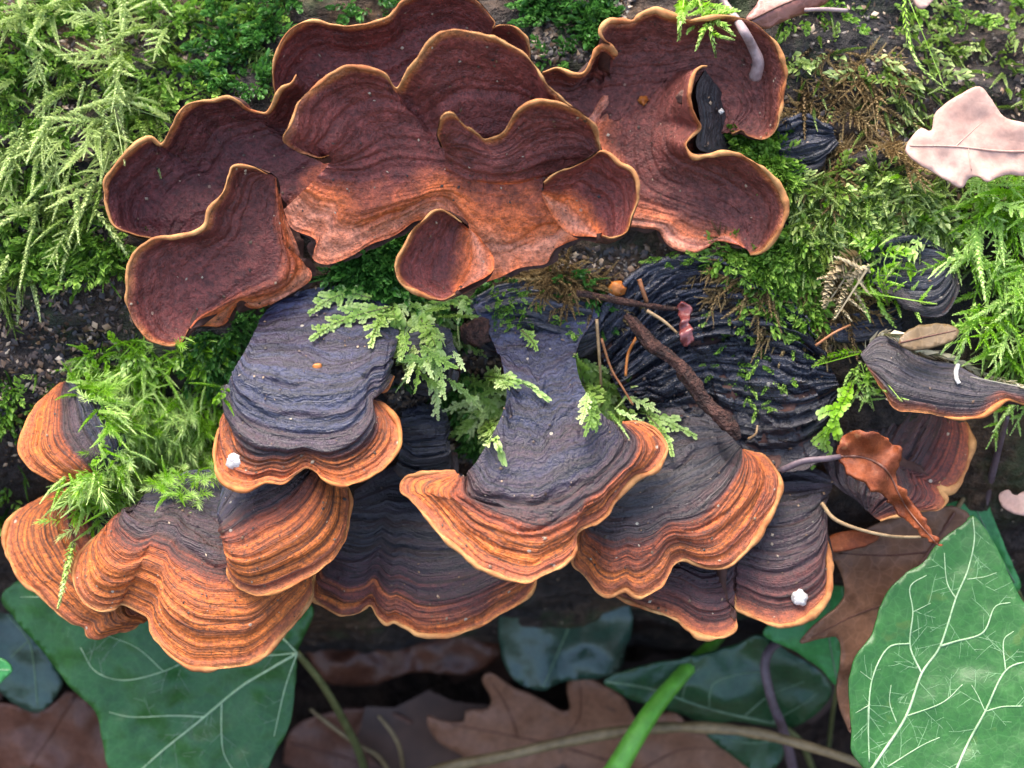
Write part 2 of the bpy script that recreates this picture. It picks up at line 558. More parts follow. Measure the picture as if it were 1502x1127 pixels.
def cap(parent, name, secs, mat, plane, bulge=0.0, curl=0.0, lip=0.0, relief=0.006, ridges=9.0, seed=1.0, thick=0.03,
        margin=M_margin, mr=0.0024, mspan=(0.0, 1.0), jit=1.6, radial=0.0, under=M_under, wv=0.0, terr=0.0, label=None, hug=None, attach=0.75, creases=12, blocky=0.0):
    """a shelf grown from an attachment line (first section) to its rim (last section)
    plane = (w0, cx, cy, kx, ky): the plane it grows in"""
    w0, cx, cy, kx, ky = plane
    sec = []
    for s_, pts in secs:
        sec.append((s_, np.array([(p[0], p[1], p[2] if len(p) > 2 else 0.0) for p in pts], float)))
    rl = np.hypot(*np.diff(sec[-1][1][:, :2], axis=0).T).sum()
    nt_ = int(np.clip(rl / 2.4, 60, 380))
    R = [resample(p, nt_) for _, p in sec]
    S = [s_ for s_, _ in sec]
    bl = np.hypot(*(R[-1] - R[0])[:, :2].T).max()
    ns = int(np.clip(bl / 2.2, 40, 170))
    s = np.linspace(0, 1, ns)
    t = np.linspace(0, 1, nt_)
    G = np.zeros((ns, nt_, 3))
    k = len(S)
    R = np.array(R)
    tang = np.zeros_like(R)
    for i in range(k):
        a, b = max(i - 1, 0), min(i + 1, k - 1)
        tang[i] = (R[b] - R[a]) / (S[b] - S[a])
    for j, sv in enumerate(s):
        i = min(int(np.searchsorted(S, sv, side='right') - 1), k - 2)
        h = S[i + 1] - S[i]
        x = (sv - S[i]) / h
        G[j] = ((2 * x ** 3 - 3 * x ** 2 + 1) * R[i] + (x ** 3 - 2 * x ** 2 + x) * h * tang[i]
                + (-2 * x ** 3 + 3 * x ** 2) * R[i + 1] + (x ** 3 - x ** 2) * h * tang[i + 1])
    px, py, dw = G[..., 0], G[..., 1], G[..., 2]
    SS, TT = np.meshgrid(s, t, indexing='ij')
    ARC = TT * rl / 1000.0
    # uneven rim
    px = px + jit * fbm(ARC * 45, 0, seed, 2) * SS ** 5
    py = py + jit * fbm(ARC * 45, 5.5, seed + 3, 2) * SS ** 5
    w = w0 + kx * (px - cx) / 1000 + ky * (py - cy) / 1000 + dw
    loc = np.clip(np.hypot(R[-1][:, 0] - R[0][:, 0], R[-1][:, 1] - R[0][:, 1]) / 130.0, 0, 1)[None, :]
    if bulge < 0:                              # the fertile plates are shallow
        bulge, lip = bulge * 0.65, lip * 0.65
    bulge, curl, lip, relief = bulge * loc, curl * loc, lip * loc, relief * loc
    w = w + bulge * np.sin(np.pi * SS ** 0.8) + curl * sstep(0.62, 1.0, SS) ** 1.5 + lip * sstep(0.86, 1.0, SS) ** 2
    w = w + wv * fbm(ARC * 9.0, SS * 2.0, seed + 9, 2) * SS
    if hug is not None:                        # never sink into the log, lie on it where attached
        lw_ = log_w(px, py) + hug
        k_ = 0.02
        a_ = attach * (1 - sstep(0.0, 0.32, SS))
        w = w * (1 - a_) + (lw_ + 0.004) * a_
        w = np.where(SS < 0.02, w, 0.5 * (w + lw_ + np.sqrt((w - lw_) ** 2 + k_ * k_)))
    Q = P(px, py, w)
    du = np.gradient(Q, axis=1)
    dv = np.gradient(Q, axis=0)
    N = np.cross(dv, du)
    N /= np.linalg.norm(N, axis=-1, keepdims=True) + 1e-12
    if (N @ W).mean() < 0:
        N = -N
    # growth steps and radial folds
    warp = 0.05 * fbm(ARC * 6, SS * 3, seed, 2)
    zz = SS + warp
    d = 0.5 * relief * (fbm(zz * ridges, ARC * 0.6, seed * 5.3, 2))
    d = d + relief * 0.45 * fbm(zz * ridges * 3.1, ARC * 1.2, seed * 2.3, 2)
    if terr:
        ph = zz * terr
        if blocky:
            fl = np.floor(ph)
            ph = ph + 0.9 * vnoise(ARC * 16, fl * 7.7, seed) + 0.35 * vnoise(ARC * 45, fl * 3.1, seed)
            d = d + blocky * vnoise(np.floor(ph) * 5.3, np.floor(ARC * 22 + 2 * vnoise(ARC * 4, ph * .2)), seed)
        d = d + relief * 0.5 * ((ph - np.floor(ph)) ** 2 * -1.0 + 0.4)
    cr_ = np.random.default_rng(int(seed * 100))
    for i_ in range(int(creases)):
        ci = cr_.uniform(0.05, 0.97)
        x_ = (zz - ci - 0.03 * fbm(ARC * 7, i_ * 3.3, seed, 2)) / cr_.uniform(0.008, 0.014)
        mk = sstep(-0.35, 0.15, fbm(ARC * 4, i_ * 7.7, seed + 1, 2))
        d = d - relief * cr_.uniform(0.25, 0.8) * np.exp(-x_ * x_) * mk * (1 + 0.5 * np.tanh(x_))
    d = d + 0.0025 * fbm(Q[..., 0] * 22, Q[..., 1] * 22, Q[..., 2] * 22, 2)
    if radial:
        d = d + 0.6 * radial * fbm(ARC * 14, SS * 1.0, seed + 2, 2) * SS
    d = d * sstep(1.0, 0.965, SS)
    Q = Q + N * d[..., None]
    edge = (1 - SS) * np.linalg.norm(Q[-1] - Q[0], axis=-1)[None, :]
    dv2 = np.linalg.norm(np.diff(Q, axis=0), axis=-1)
    edge = np.concatenate([np.cumsum(dv2[::-1], axis=0)[::-1], np.zeros((1, nt_))], 0)
    f = grid_faces(ns, nt_)
    o = mesh_obj(name, Q, f, mat, parent, {'zone': SS, 'edge': edge, 'arc': ARC})
    if label:
        o['label'] = label
    add_bvh(Q[::4, ::4])
    # lower side, thin at the rim
    si = np.unique(np.append(np.arange(0, ns, 5), ns - 1))
    ti = np.unique(np.append(np.arange(0, nt_, 4), nt_ - 1))
    q2 = Q[np.ix_(si, ti)] - N[np.ix_(si, ti)] * ((thick if hug is None else 0.012) * (1 - SS[np.ix_(si, ti)] ** 3)
                                                  * np.minimum(1, 14 * np.minimum(TT, 1 - TT))[np.ix_(si, ti)] + 0.0025)[..., None]
    mesh_obj('underside', q2, grid_faces(len(si), len(ti), 0, True), under, o)
    if margin is not None:
        a, b = int(mspan[0] * (nt_ - 1)), int(mspan[1] * (nt_ - 1))
        path = Q[-1, a:b + 1]
        tp = np.linspace(0, 1, len(path))
        r = mr * np.clip(0.75 + 0.95 * fbm(np.arange(len(path)) * 0.06, 0, seed, 3), 0.08, 1.7) * np.minimum(1, 0.35 + 8 * np.minimum(tp, 1 - tp))
        tube('margin', path, r, margin, o, 7)
    return o


def fungus(label, at, name='bracket_fungus', group=None):
    px, py = at
    return thing(name, P(px, py, 0.0), label, 'fungus', group)


G_UP = 'brackets showing their brown fertile side'
G_LOW = 'brackets showing their zoned upper side'
G_OLD = 'old blackened brackets'

# --- upper row, fertile side out
f = fungus('brown bracket at the top edge, rearmost of the upper row', (600, 130), group=G_UP)
cap(f, 'cap', [(0, [(455, 210), (560, 200), (660, 170), (740, 150)]),
               (1, [(412, 160), (401, 122), (402, 92), (412, 62), (433, 38), (460, 31), (483, 35), (510, 39), (540, 35), (567, 27), (580, 15),
                    (592, 2), (620, -10), (660, -12), (690, -3), (713, 17), (725, 33), (721, 42), (732, 37), (752, 38), (768, 50), (776, 72), (776, 100)])],
    mat_hym('hymenium_a', 1.0, 0.05, (0.163, 0.041, 0.033)), (0.02, 600, 100, 0, -0.3), -0.03, 0.02, 0.02, seed=1.3, ridges=8, hug=0.012, relief=0.0045, creases=7)

f = fungus('wide dark brown dished bracket reaching farthest into the pale moss', (400, 300), group=G_UP)
cap(f, 'cap', [(0, [(520, 190), (505, 260), (450, 320), (380, 340), (310, 352), (262, 354)]),
               (1, [(434, 110, .05), (427, 122, .05), (413, 130, .03), (402, 152), (390, 166, -.02), (367, 163, -.02), (350, 150), (333, 142, .01), (313, 147), (293, 148), (273, 155),
                    (260, 170), (247, 197, -.02), (237, 212, -.03), (220, 203, -.02), (200, 210), (180, 230), (160, 255), (153, 277), (157, 308), (170, 333),
                    (197, 345), (227, 350)])],
    mat_hym('hymenium_b', 2.0, 0.0, (0.121, 0.032, 0.029)), (0.05, 300, 260, 0, -0.15), -0.05, 0.03, 0.025, seed=2.1, ridges=7, hug=0.012, relief=0.0045, creases=7)

f = fungus('brown bracket lobe with ragged orange lower edge above the bright moss', (380, 420), group=G_UP)
cap(f, 'cap', [(0, [(412, 288), (418, 320), (432, 352), (440, 372), (438, 383), (455, 396), (455, 412), (433, 428), (400, 445), (372, 453), (355, 442), (343, 453), (328, 477), (300, 478), (280, 480)]),
               (0.35, [(404, 262), (400, 320), (405, 370), (398, 405), (360, 425), (315, 450), (290, 468), (279, 482)]),
               (1, [(392, 256), (372, 246), (345, 244), (335, 256), (331, 270), (323, 287), (307, 307), (300, 330), (283, 343), (253, 348), (230, 350), (213, 358), (200, 370),
                    (190, 390), (186, 420), (188, 453), (200, 480), (220, 500), (247, 508), (267, 501), (277, 484)])],
    mat_hym('hymenium_c', 3.0, 0.20, (0.163, 0.040, 0.030)), (0.10, 300, 380, -0.1, -0.12), -0.035, 0.02, 0.02, seed=3.7, ridges=8, hug=0.012, relief=0.0045, creases=7)

f = fungus('largest brown bracket, many lobed, in the middle of the upper row', (700, 350), group=G_UP)
cap(f, 'cap', [(0, [(416, 308), (428, 335), (462, 352), (458, 378), (475, 388), (497, 384), (520, 373), (545, 358), (580, 345), (612, 325), (640, 330), (655, 400), (677, 420), (700, 417), (733, 407), (760, 394), (783, 390),
                    (802, 386), (815, 366), (850, 350), (884, 344)]),
               (0.55, [(478, 246), (500, 246), (540, 238), (580, 225), (620, 225), (680, 225), (740, 225), (800, 230), (850, 250), (885, 290)]),
               (1, [(483, 227, 0), (467, 231, .01), (440, 224, .02), (421, 214, .03), (415, 202, .04), (423, 187, .04), (433, 163, .03), (443, 143, .02), (467, 123), (493, 105), (517, 98), (540, 102), (563, 110, -.01),
                    (580, 129, -.04), (593, 117, -.03), (610, 90), (627, 67, .01), (643, 50, .02), (663, 44, .02), (690, 48, .02), (717, 53, .02), (743, 63, .02), (770, 80, .02), (787, 100, .02), (800, 120, .02),
                    (820, 143, 0), (850, 170, -.02), (880, 225, -.03), (895, 280, -.03)])],
    mat_hym('hymenium_d', 4.0, 0.23, (0.191, 0.044, 0.033), nl=30), (0.12, 660, 240, 0, -0.28), -0.02, 0.03, 0.02, seed=4.4, ridges=11, relief=0.0045, mspan=(0.09, 1.0), radial=0.004, hug=0.012, attach=0.35)
cap(f, 'lobe', [(0, [(655, 262, -.05), (700, 275, -.05), (770, 280, -.05), (840, 270, -.05), (868, 250, -.05)]),
                (0.5, [(652, 222), (685, 236), (740, 240), (800, 215), (850, 215), (875, 228)]),
                (1, [(650, 217, .02), (643, 200, .03), (646, 178, .04), (654, 167, .04), (667, 168, .03), (680, 183, .01), (700, 197, -.01), (713, 205, -.02), (733, 198, -.01), (747, 182, .0), (760, 163, .02), (777, 152, .03), (800, 148, .03),
                     (823, 153, .03), (847, 163, .03), (867, 180, .02), (877, 197), (881, 222)])],
    mat_hym('hymenium_e', 5.0, 0.0, (0.198, 0.049, 0.037), nl=16), (0.155, 760, 210, 0, -0.3), -0.005, 0.015, 0.015, seed=5.2, ridges=5, relief=0.008, mspan=(0.12, 1.0), thick=0.006)
cap(f, 'lobe', [(0, [(795, 285, -.05), (812, 320, -.06), (838, 345, -.06), (868, 347, -.04), (885, 346, -.02)]),
                (1, [(797, 268), (817, 253), (843, 245), (867, 231), (880, 222), (893, 226), (910, 240), (927, 250), (935, 267), (934, 293), (927, 317), (917, 340), (898, 349), (884, 346)])],
    mat_hym('hymenium_f', 6.0, 0.24, (0.185, 0.042, 0.031)), (0.165, 860, 290, 0.05, -0.1), -0.012, 0.012, 0.012, seed=6.1, ridges=6, relief=0.004, thick=0.006)
cap(f, 'lobe', [(0, [(690, 338, -.06), (720, 370, -.07), (722, 400, -.06), (690, 418, -.04), (668, 430, -.02)]),
                (1, [(677, 327), (657, 313), (643, 308), (627, 317), (610, 333), (597, 353), (585, 378), (580, 395), (584, 411), (600, 424), (627, 436), (650, 440), (667, 431)])],
    mat_hym('hymenium_g', 7.0, 0.28, (0.177, 0.042, 0.033)), (0.15, 640, 380, -0.1, -0.1), -0.015, 0.015, 0.015, seed=7.3, ridges=6, relief=0.004, thick=0.006)

f = fungus('brown bracket with a curled open slit, under the hanging moss sprig', (960, 250), group=G_UP)
cap(f, 'cap', [(0, [(800, 190), (860, 260), (940, 270), (1010, 225), (1060, 196)]),
               (0.45, [(800, 150), (858, 150), (930, 150), (1010, 130), (1066, 140), (1085, 160), (1070, 194)]),
               (1, [(796, 106), (817, 100), (840, 108), (857, 107), (868, 88), (877, 73), (889, 67, .02), (899, 76, .0), (903, 80, -.01), (893, 66, .02), (884, 58, .03), (882, 43, .03), (893, 30, .02), (910, 32), (930, 32), (943, 21), (960, 15), (983, 22), (1010, 29),
                    (1045, 26), (1077, 25), (1100, 31), (1120, 45), (1137, 63), (1148, 87), (1152, 113), (1149, 140), (1144, 167), (1138, 190), (1120, 205), (1097, 200), (1088, 190), (1073, 195)])],
    mat_hym('hymenium_h', 8.0, 0.0, (0.191, 0.058, 0.044), nl=20), (0.035, 980, 150, 0, -0.2), -0.035, 0.03, 0.02, seed=8.2, ridges=8, mr=0.004, hug=0.012, relief=0.0045, creases=7)
cap(f, 'lobe', [(0, [(930, 110, -.05), (880, 150, -.04), (850, 220, -.02), (880, 320), (934, 334), (964, 338), (974, 354), (990, 367), (1017, 372), (1037, 363), (1050, 354), (1077, 358), (1088, 362)]),
                (0.5, [(990, 105, -.02), (955, 150, -.01), (938, 200), (950, 260), (1000, 290), (1050, 310), (1085, 335), (1095, 365)]),
                (1, [(1036, 98, .03), (1027, 99, .05), (1017, 111, .06), (1012, 143, .06), (1020, 173, .05), (1027, 188, .03), (1014, 201, .03), (1007, 213, .03), (1017, 230, .03), (1040, 228, .03), (1063, 225, .03), (1090, 230, .02), (1113, 243, .02), (1133, 260, .01),
                     (1148, 283), (1153, 307), (1150, 327), (1137, 350), (1117, 370), (1101, 375)])],
    mat_hym('hymenium_i', 9.0, 0.2, (0.191, 0.055, 0.041), orange=(0.74, 0.19, 0.07), pale=(0.80, 0.34, 0.22), nl=18), (0.045, 1000, 230, 0.0, -0.10), -0.04, 0.03, 0.015, seed=9.6, ridges=7, mr=0.004, hug=0.012, relief=0.0045, creases=7)
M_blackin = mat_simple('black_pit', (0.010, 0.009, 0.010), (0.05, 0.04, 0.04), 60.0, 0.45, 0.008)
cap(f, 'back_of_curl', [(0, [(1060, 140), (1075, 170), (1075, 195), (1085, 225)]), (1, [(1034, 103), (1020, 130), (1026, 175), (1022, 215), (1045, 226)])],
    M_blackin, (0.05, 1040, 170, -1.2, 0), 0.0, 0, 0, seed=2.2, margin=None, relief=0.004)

# --- lower row, zoned upper side out
f = fungus('small orange edged bracket at the far left, half under moss', (120, 640), group=G_LOW)
cap(f, 'cap', [(0, [(100, 560), (150, 580), (185, 640), (170, 690)]),
               (1, [(88, 562), (75, 575), (50, 600), (34, 635), (28, 660), (37, 680), (60, 697), (87, 708), (107, 705), (130, 697)])],
    mat_zoned('zones_a', 11.0, 0.50), (0.03, 90, 640, -0.35, 0.5), 0.03, -0.01, 0, seed=11.5, ridges=9, mr=0.003, margin=M_margin_o, terr=6)

f = fungus('orange bracket at the lower left overhanging a big ivy leaf, moss on its base', (180, 800), group=G_LOW)
cap(f, 'cap', [(0, [(150, 705), (205, 730), (245, 810), (255, 880), (235, 900)]),
               (1, [(112, 712), (83, 722), (50, 737), (23, 753), (9, 773), (7, 797), (15, 823), (30, 850), (53, 870), (77, 893), (100, 912), (122, 920), (126, 931), (137, 937), (163, 930), (187, 927), (202, 918), (207, 903)])],
    mat_zoned('zones_b', 12.0, 0.42), (-0.02, 110, 800, -0.25, 0.5), 0.03, -0.02, 0, seed=12.2, ridges=9, mr=0.003, terr=7, radial=0.006)

f = fungus('broad rust orange bracket hanging lowest of all, scalloped margin', (290, 720), group=G_LOW)
cap(f, 'cap', [(0, [(200, 740), (235, 705), (290, 690), (340, 700), (400, 740)]),
               (1, [(196, 742), (180, 753), (157, 773), (133, 797), (117, 817), (108, 837), (110, 860), (123, 883), (143, 897), (167, 894), (180, 886), (198, 895), (216, 907), (220, 927), (233, 947), (253, 963), (273, 978), (300, 983), (333, 980),
                    (367, 975), (387, 962), (407, 940), (433, 913), (458, 877), (456, 850)])],
    mat_zoned('zones_c', 13.0, 0.40, 0.2, nb=14, nl=52), (0.075, 290, 840, 0, 0.55), 0.04, -0.03, 0, seed=13.1, ridges=10, mr=0.003, terr=8, radial=0.008)

f = fungus('orange fan shaped bracket tucked under the black domed one', (360, 700), group=G_LOW)
cap(f, 'cap', [(0, [(335, 775), (318, 745), (330, 705), (370, 680), (440, 670)]),
               (1, [(342, 782), (342, 800), (334, 832), (337, 848), (348, 862), (362, 869), (380, 873), (410, 867), (443, 852), (467, 840), (487, 821), (498, 806), (508, 785), (514, 757), (513, 722), (505, 690)])],
    mat_zoned('zones_d', 14.0, 0.36, 0.2, nb=14, nl=44), (0.125, 420, 790, 0.05, 0.5), 0.035, -0.02, 0, seed=14.7, ridges=9, mr=0.003, terr=8, radial=0.006, margin=M_margin_o)

f = fungus('domed black bracket with orange flange below the pale moss fronds', (460, 480), group=G_LOW)
cap(f, 'cap', [(0, [(395, 450), (430, 430), (500, 420), (555, 435), (590, 465)]),
               (0.55, [(334, 560), (345, 590), (390, 615), (450, 625), (505, 622), (535, 600), (542, 575), (560, 565), (574, 545)]),
               (1, [(331, 565), (334, 585), (338, 599), (323, 623), (315, 653), (315, 677), (323, 700), (337, 713), (363, 719), (390, 708), (413, 710), (433, 697), (447, 688), (463, 693), (480, 707), (500, 713), (517, 710), (533, 705), (560, 690), (577, 670), (587, 643), (583, 620),
                    (570, 601), (553, 591), (540, 588), (540, 574), (566, 573), (577, 552)])],
    mat_zoned('zones_e', 15.0, 0.72, 0.13, nb=13, nl=34), (0.10, 450, 580, 0, 0.45), 0.05, 0.0, 0.012, seed=15.4, ridges=9, mr=0.003, terr=5, margin=M_margin_o, radial=0.004, relief=0.008, hug=0.006)

f = fungus('dark charcoal semicircular bracket in the middle between orange ones', (610, 710), group=G_LOW)
cap(f, 'cap', [(0, [(520, 720), (570, 690), (640, 680), (700, 710)]),
               (1, [(470, 828), (460, 850), (458, 877), (477, 890), (500, 902), (523, 900), (534, 893), (543, 888), (553, 903), (567, 915), (580, 913), (600, 923), (617, 932), (653, 933), (687, 925), (717, 912), (750, 893), (773, 877), (786, 855), (788, 835)])],
    mat_zoned('zones_f', 16.0, 0.72, 0.16, black=(0.016, 0.013, 0.020), dark=(0.050, 0.018, 0.022), rust=(0.16, 0.04, 0.028), nb=12, nl=44, wet=0.45), (-0.02, 620, 820, 0, 0.55), 0.03, -0.02, 0, seed=16.9, ridges=10, mr=0.003, terr=9, radial=0.003)

f = fungus('long necked bracket, black above and orange at its wide pointed lip', (790, 490), group=G_LOW)
cap(f, 'cap', [(0, [(690, 445), (730, 425), (790, 418), (850, 430), (885, 455)]),
               (0.2, [(732, 520), (765, 525), (810, 522), (845, 515)]),
               (0.42, [(740, 598), (770, 612), (820, 612), (866, 592)]),
               (0.62, [(690, 690), (720, 720), (800, 735), (870, 700), (915, 650), (905, 622)]),
               (1, [(665, 691), (633, 693), (603, 698), (589, 706), (588, 720), (600, 731), (620, 753), (643, 780), (673, 807), (700, 830), (727, 843), (753, 853), (773, 855), (800, 843), (830, 827), (843, 807), (846, 785), (883, 763), (903, 737), (933, 703), (960, 690), (977, 663), (973, 643),
                    (955, 627), (935, 618), (914, 620)])],
    mat_zoned('zones_g', 17.0, 0.66, 0.16, nb=13, nl=50), (0.13, 780, 660, -0.03, 0.50), 0.02, -0.02, 0, seed=17.3, ridges=12, mr=0.0032, terr=9, radial=0.004, relief=0.007, hug=0.006)

f = fungus('bracket with orange two lobed lip, pressed against the rotten stick', (1000, 640), group=G_LOW)
cap(f, 'cap', [(0, [(900, 640), (950, 600), (1010, 590), (1060, 620)]),
               (0.5, [(850, 740), (900, 745), (970, 735), (1040, 700), (1085, 655)]),
               (1, [(853, 770), (844, 800), (841, 827), (853, 842), (870, 863), (892, 876), (917, 866), (933, 877), (947, 875), (967, 863), (980, 843), (988, 828), (1007, 822), (1027, 830), (1047, 835), (1070, 830), (1090, 813), (1110, 787), (1130, 757), (1142, 727), (1143, 703), (1133, 683), (1117, 668), (1090, 660)])],
    mat_zoned('zones_h', 18.0, 0.68, 0.14, black=(0.026, 0.021, 0.024), nb=13, nl=42), (0.05, 1000, 740, 0.0, 0.5), 0.03, -0.02, 0, seed=18.8, ridges=10, mr=0.0035, terr=8, radial=0.006)

f = fungus('dark purple brown bracket with notched pale edge and a white crumb on it', (1100, 720), group=G_LOW)
cap(f, 'cap', [(0, [(960, 740), (1060, 690), (1150, 670), (1225, 700)]),
               (1, [(885, 860), (907, 876), (933, 887), (967, 900), (993, 910), (1013, 926), (1027, 935), (1053, 937), (1073, 929), (1080, 914), (1071, 903), (1070, 892), (1078, 880), (1078, 893), (1093, 900), (1120, 913), (1147, 918), (1173, 912), (1197, 897), (1215, 873), (1218, 840), (1213, 803), (1207, 765)])],
    mat_zoned('zones_i', 19.0, 0.74, 0.2, black=(0.024, 0.015, 0.020), dark=(0.060, 0.020, 0.020), rust=(0.16, 0.042, 0.026), orange=(0.26, 0.07, 0.03), nb=12, nl=36, wet=0.42), (0.0, 1080, 820, 0.03, 0.45), 0.025, -0.015, 0.01, seed=19.4, ridges=9, mr=0.0042, terr=7, radial=0.005)

f = fungus('maroon bracket with bright orange rim beside the curled rust leaf', (1300, 640), group=G_LOW)
cap(f, 'cap', [(0, [(1330, 560), (1250, 580), (1210, 640), (1215, 700), (1260, 740)]),
               (1, [(1370, 606), (1400, 612), (1415, 620), (1424, 636), (1425, 652), (1419, 680), (1409, 707), (1393, 720), (1378, 715), (1373, 703), (1382, 722), (1389, 735), (1378, 748), (1340, 752), (1290, 765)])],
    mat_zoned('zones_j', 20.0, 0.70, 0.25, orange=(0.28, 0.06, 0.025), black=(0.030, 0.014, 0.015), dark=(0.075, 0.020, 0.017), rust=(0.20, 0.038, 0.02), nb=14, nl=26), (-0.04, 1320, 660, 0.2, 0.35), 0.02, 0, 0, seed=20.7, ridges=12, mr=0.0045, terr=10)

f = fungus('slate dark bracket at the right edge, capped by a bleached moss strand', (1380, 520), group=G_LOW)
cap(f, 'cap', [(0, [(1262, 520), (1285, 493), (1315, 493), (1335, 512), (1369, 525), (1402, 533), (1435, 553), (1469, 563), (1530, 570)]),
               (1, [(1276, 545), (1295, 575), (1312, 600), (1335, 604), (1362, 608), (1395, 613), (1425, 614), (1445, 608), (1462, 597), (1479, 587), (1500, 593), (1550, 605)])],
    mat_zoned('zones_k', 21.0, 0.98, 0.10, black=(0.036, 0.028, 0.032), rust=(0.2, 0.05, 0.03), nb=10, nl=24), (0.07, 1380, 560, 0, 0.5), 0.02, -0.01, 0, seed=21.2, ridges=7, mr=0.0035, terr=5, mspan=(0.45, 1.0), margin=M_margin_o)

# --- old, black, ridged ones
OLD = dict(black=(0.020, 0.021, 0.033), dark=(0.022, 0.019, 0.024), rust=(0.03, 0.018, 0.018), orange=(0.035, 0.018, 0.016))


def old(label, secs, plane, seed, ridges=9, terr=8, wet=0.36, rel=0.014, blg=0.03, hug=None):
    f_ = fungus(label, secs[0][1][1], group=G_OLD)
    cap(f_, 'cap', secs, mat_zoned('old_zones', seed, 0.9, nb=14, nl=30, wet=wet, rim=0.0, **OLD), plane, blg, -0.01, 0, relief=rel, ridges=ridges, seed=seed, terr=terr,
        margin=None, radial=0.02, jit=3.5, wv=0.03, thick=0.05, hug=hug, creases=16)


f = fungus('continuous wet blue black ridged crust around the rotten stick', (1050, 520), 'fungus_crust', G_OLD)
M_crust = mat_zoned('crust_zones', 31.0, 0.9, nb=18, nl=50, wet=0.2, rim=0.0, **OLD)
cap(f, 'crust', [(0, [(868, 492), (905, 425), (950, 385), (1020, 372), (1090, 388), (1150, 425), (1185, 470)]),
                 (0.5, [(900, 560), (950, 530), (1010, 490), (1075, 480), (1130, 490), (1180, 505), (1215, 530)]),
                 (1, [(930, 625), (985, 640), (1050, 650), (1110, 690), (1170, 690), (1215, 660), (1245, 600)])],
    M_crust, (0.0, 1050, 530, 0.05, 0.05), 0.0, 0, 0, relief=0.021, ridges=6, seed=31.0, terr=20, margin=None, radial=0.02, jit=5, wv=0.02, thick=0.04, hug=0.010, creases=18, blocky=0.012)
old('old slate bracket behind the green frond at upper right', [(0, [(1250, 390), (1290, 350), (1340, 340), (1385, 365)]), (1, [(1290, 420), (1320, 440), (1340, 459), (1369, 465), (1395, 455), (1408, 428), (1402, 395)])],
    (0.03, 1330, 400, 0.1, 0.25), 35.0, 7, 6, 0.36, 0.014, 0.004, 0.012)
old('flat black bracket under the brown leaf at upper right', [(0, [(1205, 460), (1250, 440), (1310, 440)]), (1, [(1215, 500), (1250, 512), (1290, 512), (1340, 500), (1345, 470)])],
    (-0.01, 1270, 480, 0.1, 0.3), 36.0, 7, 5, 0.45)
old('small black bracket half buried in green fronds in the middle', [(0, [(590, 480), (625, 470), (660, 480)]), (1, [(598, 560), (615, 578), (640, 582), (662, 570), (672, 545)])],
    (0.03, 630, 530, 0.0, 0.35), 37.0, 6, 5, 0.5, 0.008)
old('black stubby bracket knob above the charcoal semicircle', [(0, [(590, 600), (620, 590), (655, 600)]), (1, [(578, 690), (600, 712), (640, 715), (672, 700), (668, 670)])],
    (0.0, 620, 660, 0.0, 0.45), 38.0, 6, 6, 0.35, 0.016)
old('small glossy black bracket between two moss strands at upper right', [(0, [(1140, 180), (1180, 165), (1222, 188)]), (1, [(1143, 245), (1160, 258), (1190, 252), (1212, 236), (1226, 212)])],
    (0.0, 1180, 215, 0.1, 0.0), 39.0, 6, 6, 0.26, 0.022, 0.0, 0.012)
old('black crusted bracket along the neck above the pale fronds', [(0, [(690, 440), (740, 415), (800, 415), (860, 440)]), (1, [(690, 505), (730, 520), (780, 515), (840, 530), (885, 505)])],
    (0.0, 780, 460, 0.0, 0.2), 40.0, 8, 8, 0.35, 0.016, 0.012)

BVH = BVHTree.FromPolygons([tuple(v) for v in np.vstack(BV).tolist()], np.vstack(BF).tolist())
CAMP = Vector(ORG + W * D)


def hit(px, py, log_only=False):
    """the surface that stands at this place of the picture: point and outward normal"""
    d = (Vector(P(px, py, 0.0)) - CAMP).normalized()
    loc, nrm, i, dist = BVH.ray_cast(CAMP, d)
    if loc is None or (log_only and i >= LOG_FACES):
        return None
    if nrm.dot(d) > 0:
        nrm = -nrm
    return np.array(loc), np.array(nrm)


def on(path, lift=0.005):
    """a pixel polyline laid on the surfaces below it"""
    out = []
    for p in path:
        h = hit(p[0], p[1])
        l = p[2] if len(p) > 2 else lift
        q = P(p[0], p[1], -0.1) if h is None else h[0]
        out.append(q + W * l)
    return np.array(out)
# ------------------------------------------------------------------ leaves and stems
def plane_w(w0, cx, cy, kx=0.0, ky=0.0, rib=None, fold=0.0, rough=0.012, cup=0.0, seed=0.0):
    def fn(x, y):
        x, y = np.asarray(x, float), np.asarray(y, float)
        w = w0 + kx * (x - cx) / 1000 + ky * (y - cy) / 1000
        if rib:
            x0, y0, x1, y1 = rib
            L_ = math.hypot(x1 - x0, y1 - y0)
            d = np.abs((x - x0) * (y1 - y0) - (y - y0) * (x1 - x0)) / L_
            w = w + fold * d / 1000
        w = w + cup * (((x - cx) / 150) ** 2 + ((y - cy) / 150) ** 2)
        return w + rough * fbm(x / 60, y / 60, seed + 0.5, 3)
    return fn


def on_w(lift=0.02, rough=0.006, seed=0.0):
    """rest on whatever lies at the leaf's place"""
    def fn(x, y):
        x, y = np.asarray(x, float), np.asarray(y, float)
        out = []
        for a, b in zip(x.ravel(), y.ravel()):
            h = hit(a, b)
            out.append(-0.1 if h is None else float(np.dot(h[0] - ORG, W)))
        return np.array(out).reshape(x.shape) + lift + rough * fbm(x / 40, y / 40, seed + 0.5, 2)
    return fn


def in_poly(x, y, poly):
    c = False
    j = len(poly) - 1
    for i in range(len(poly)):
        xi, yi = poly[i]
        xj, yj = poly[j]
        if (yi > y) != (yj > y) and x < (xj - xi) * (y - yi) / (yj - yi) + xi:
            c = not c
        j = i
    return c


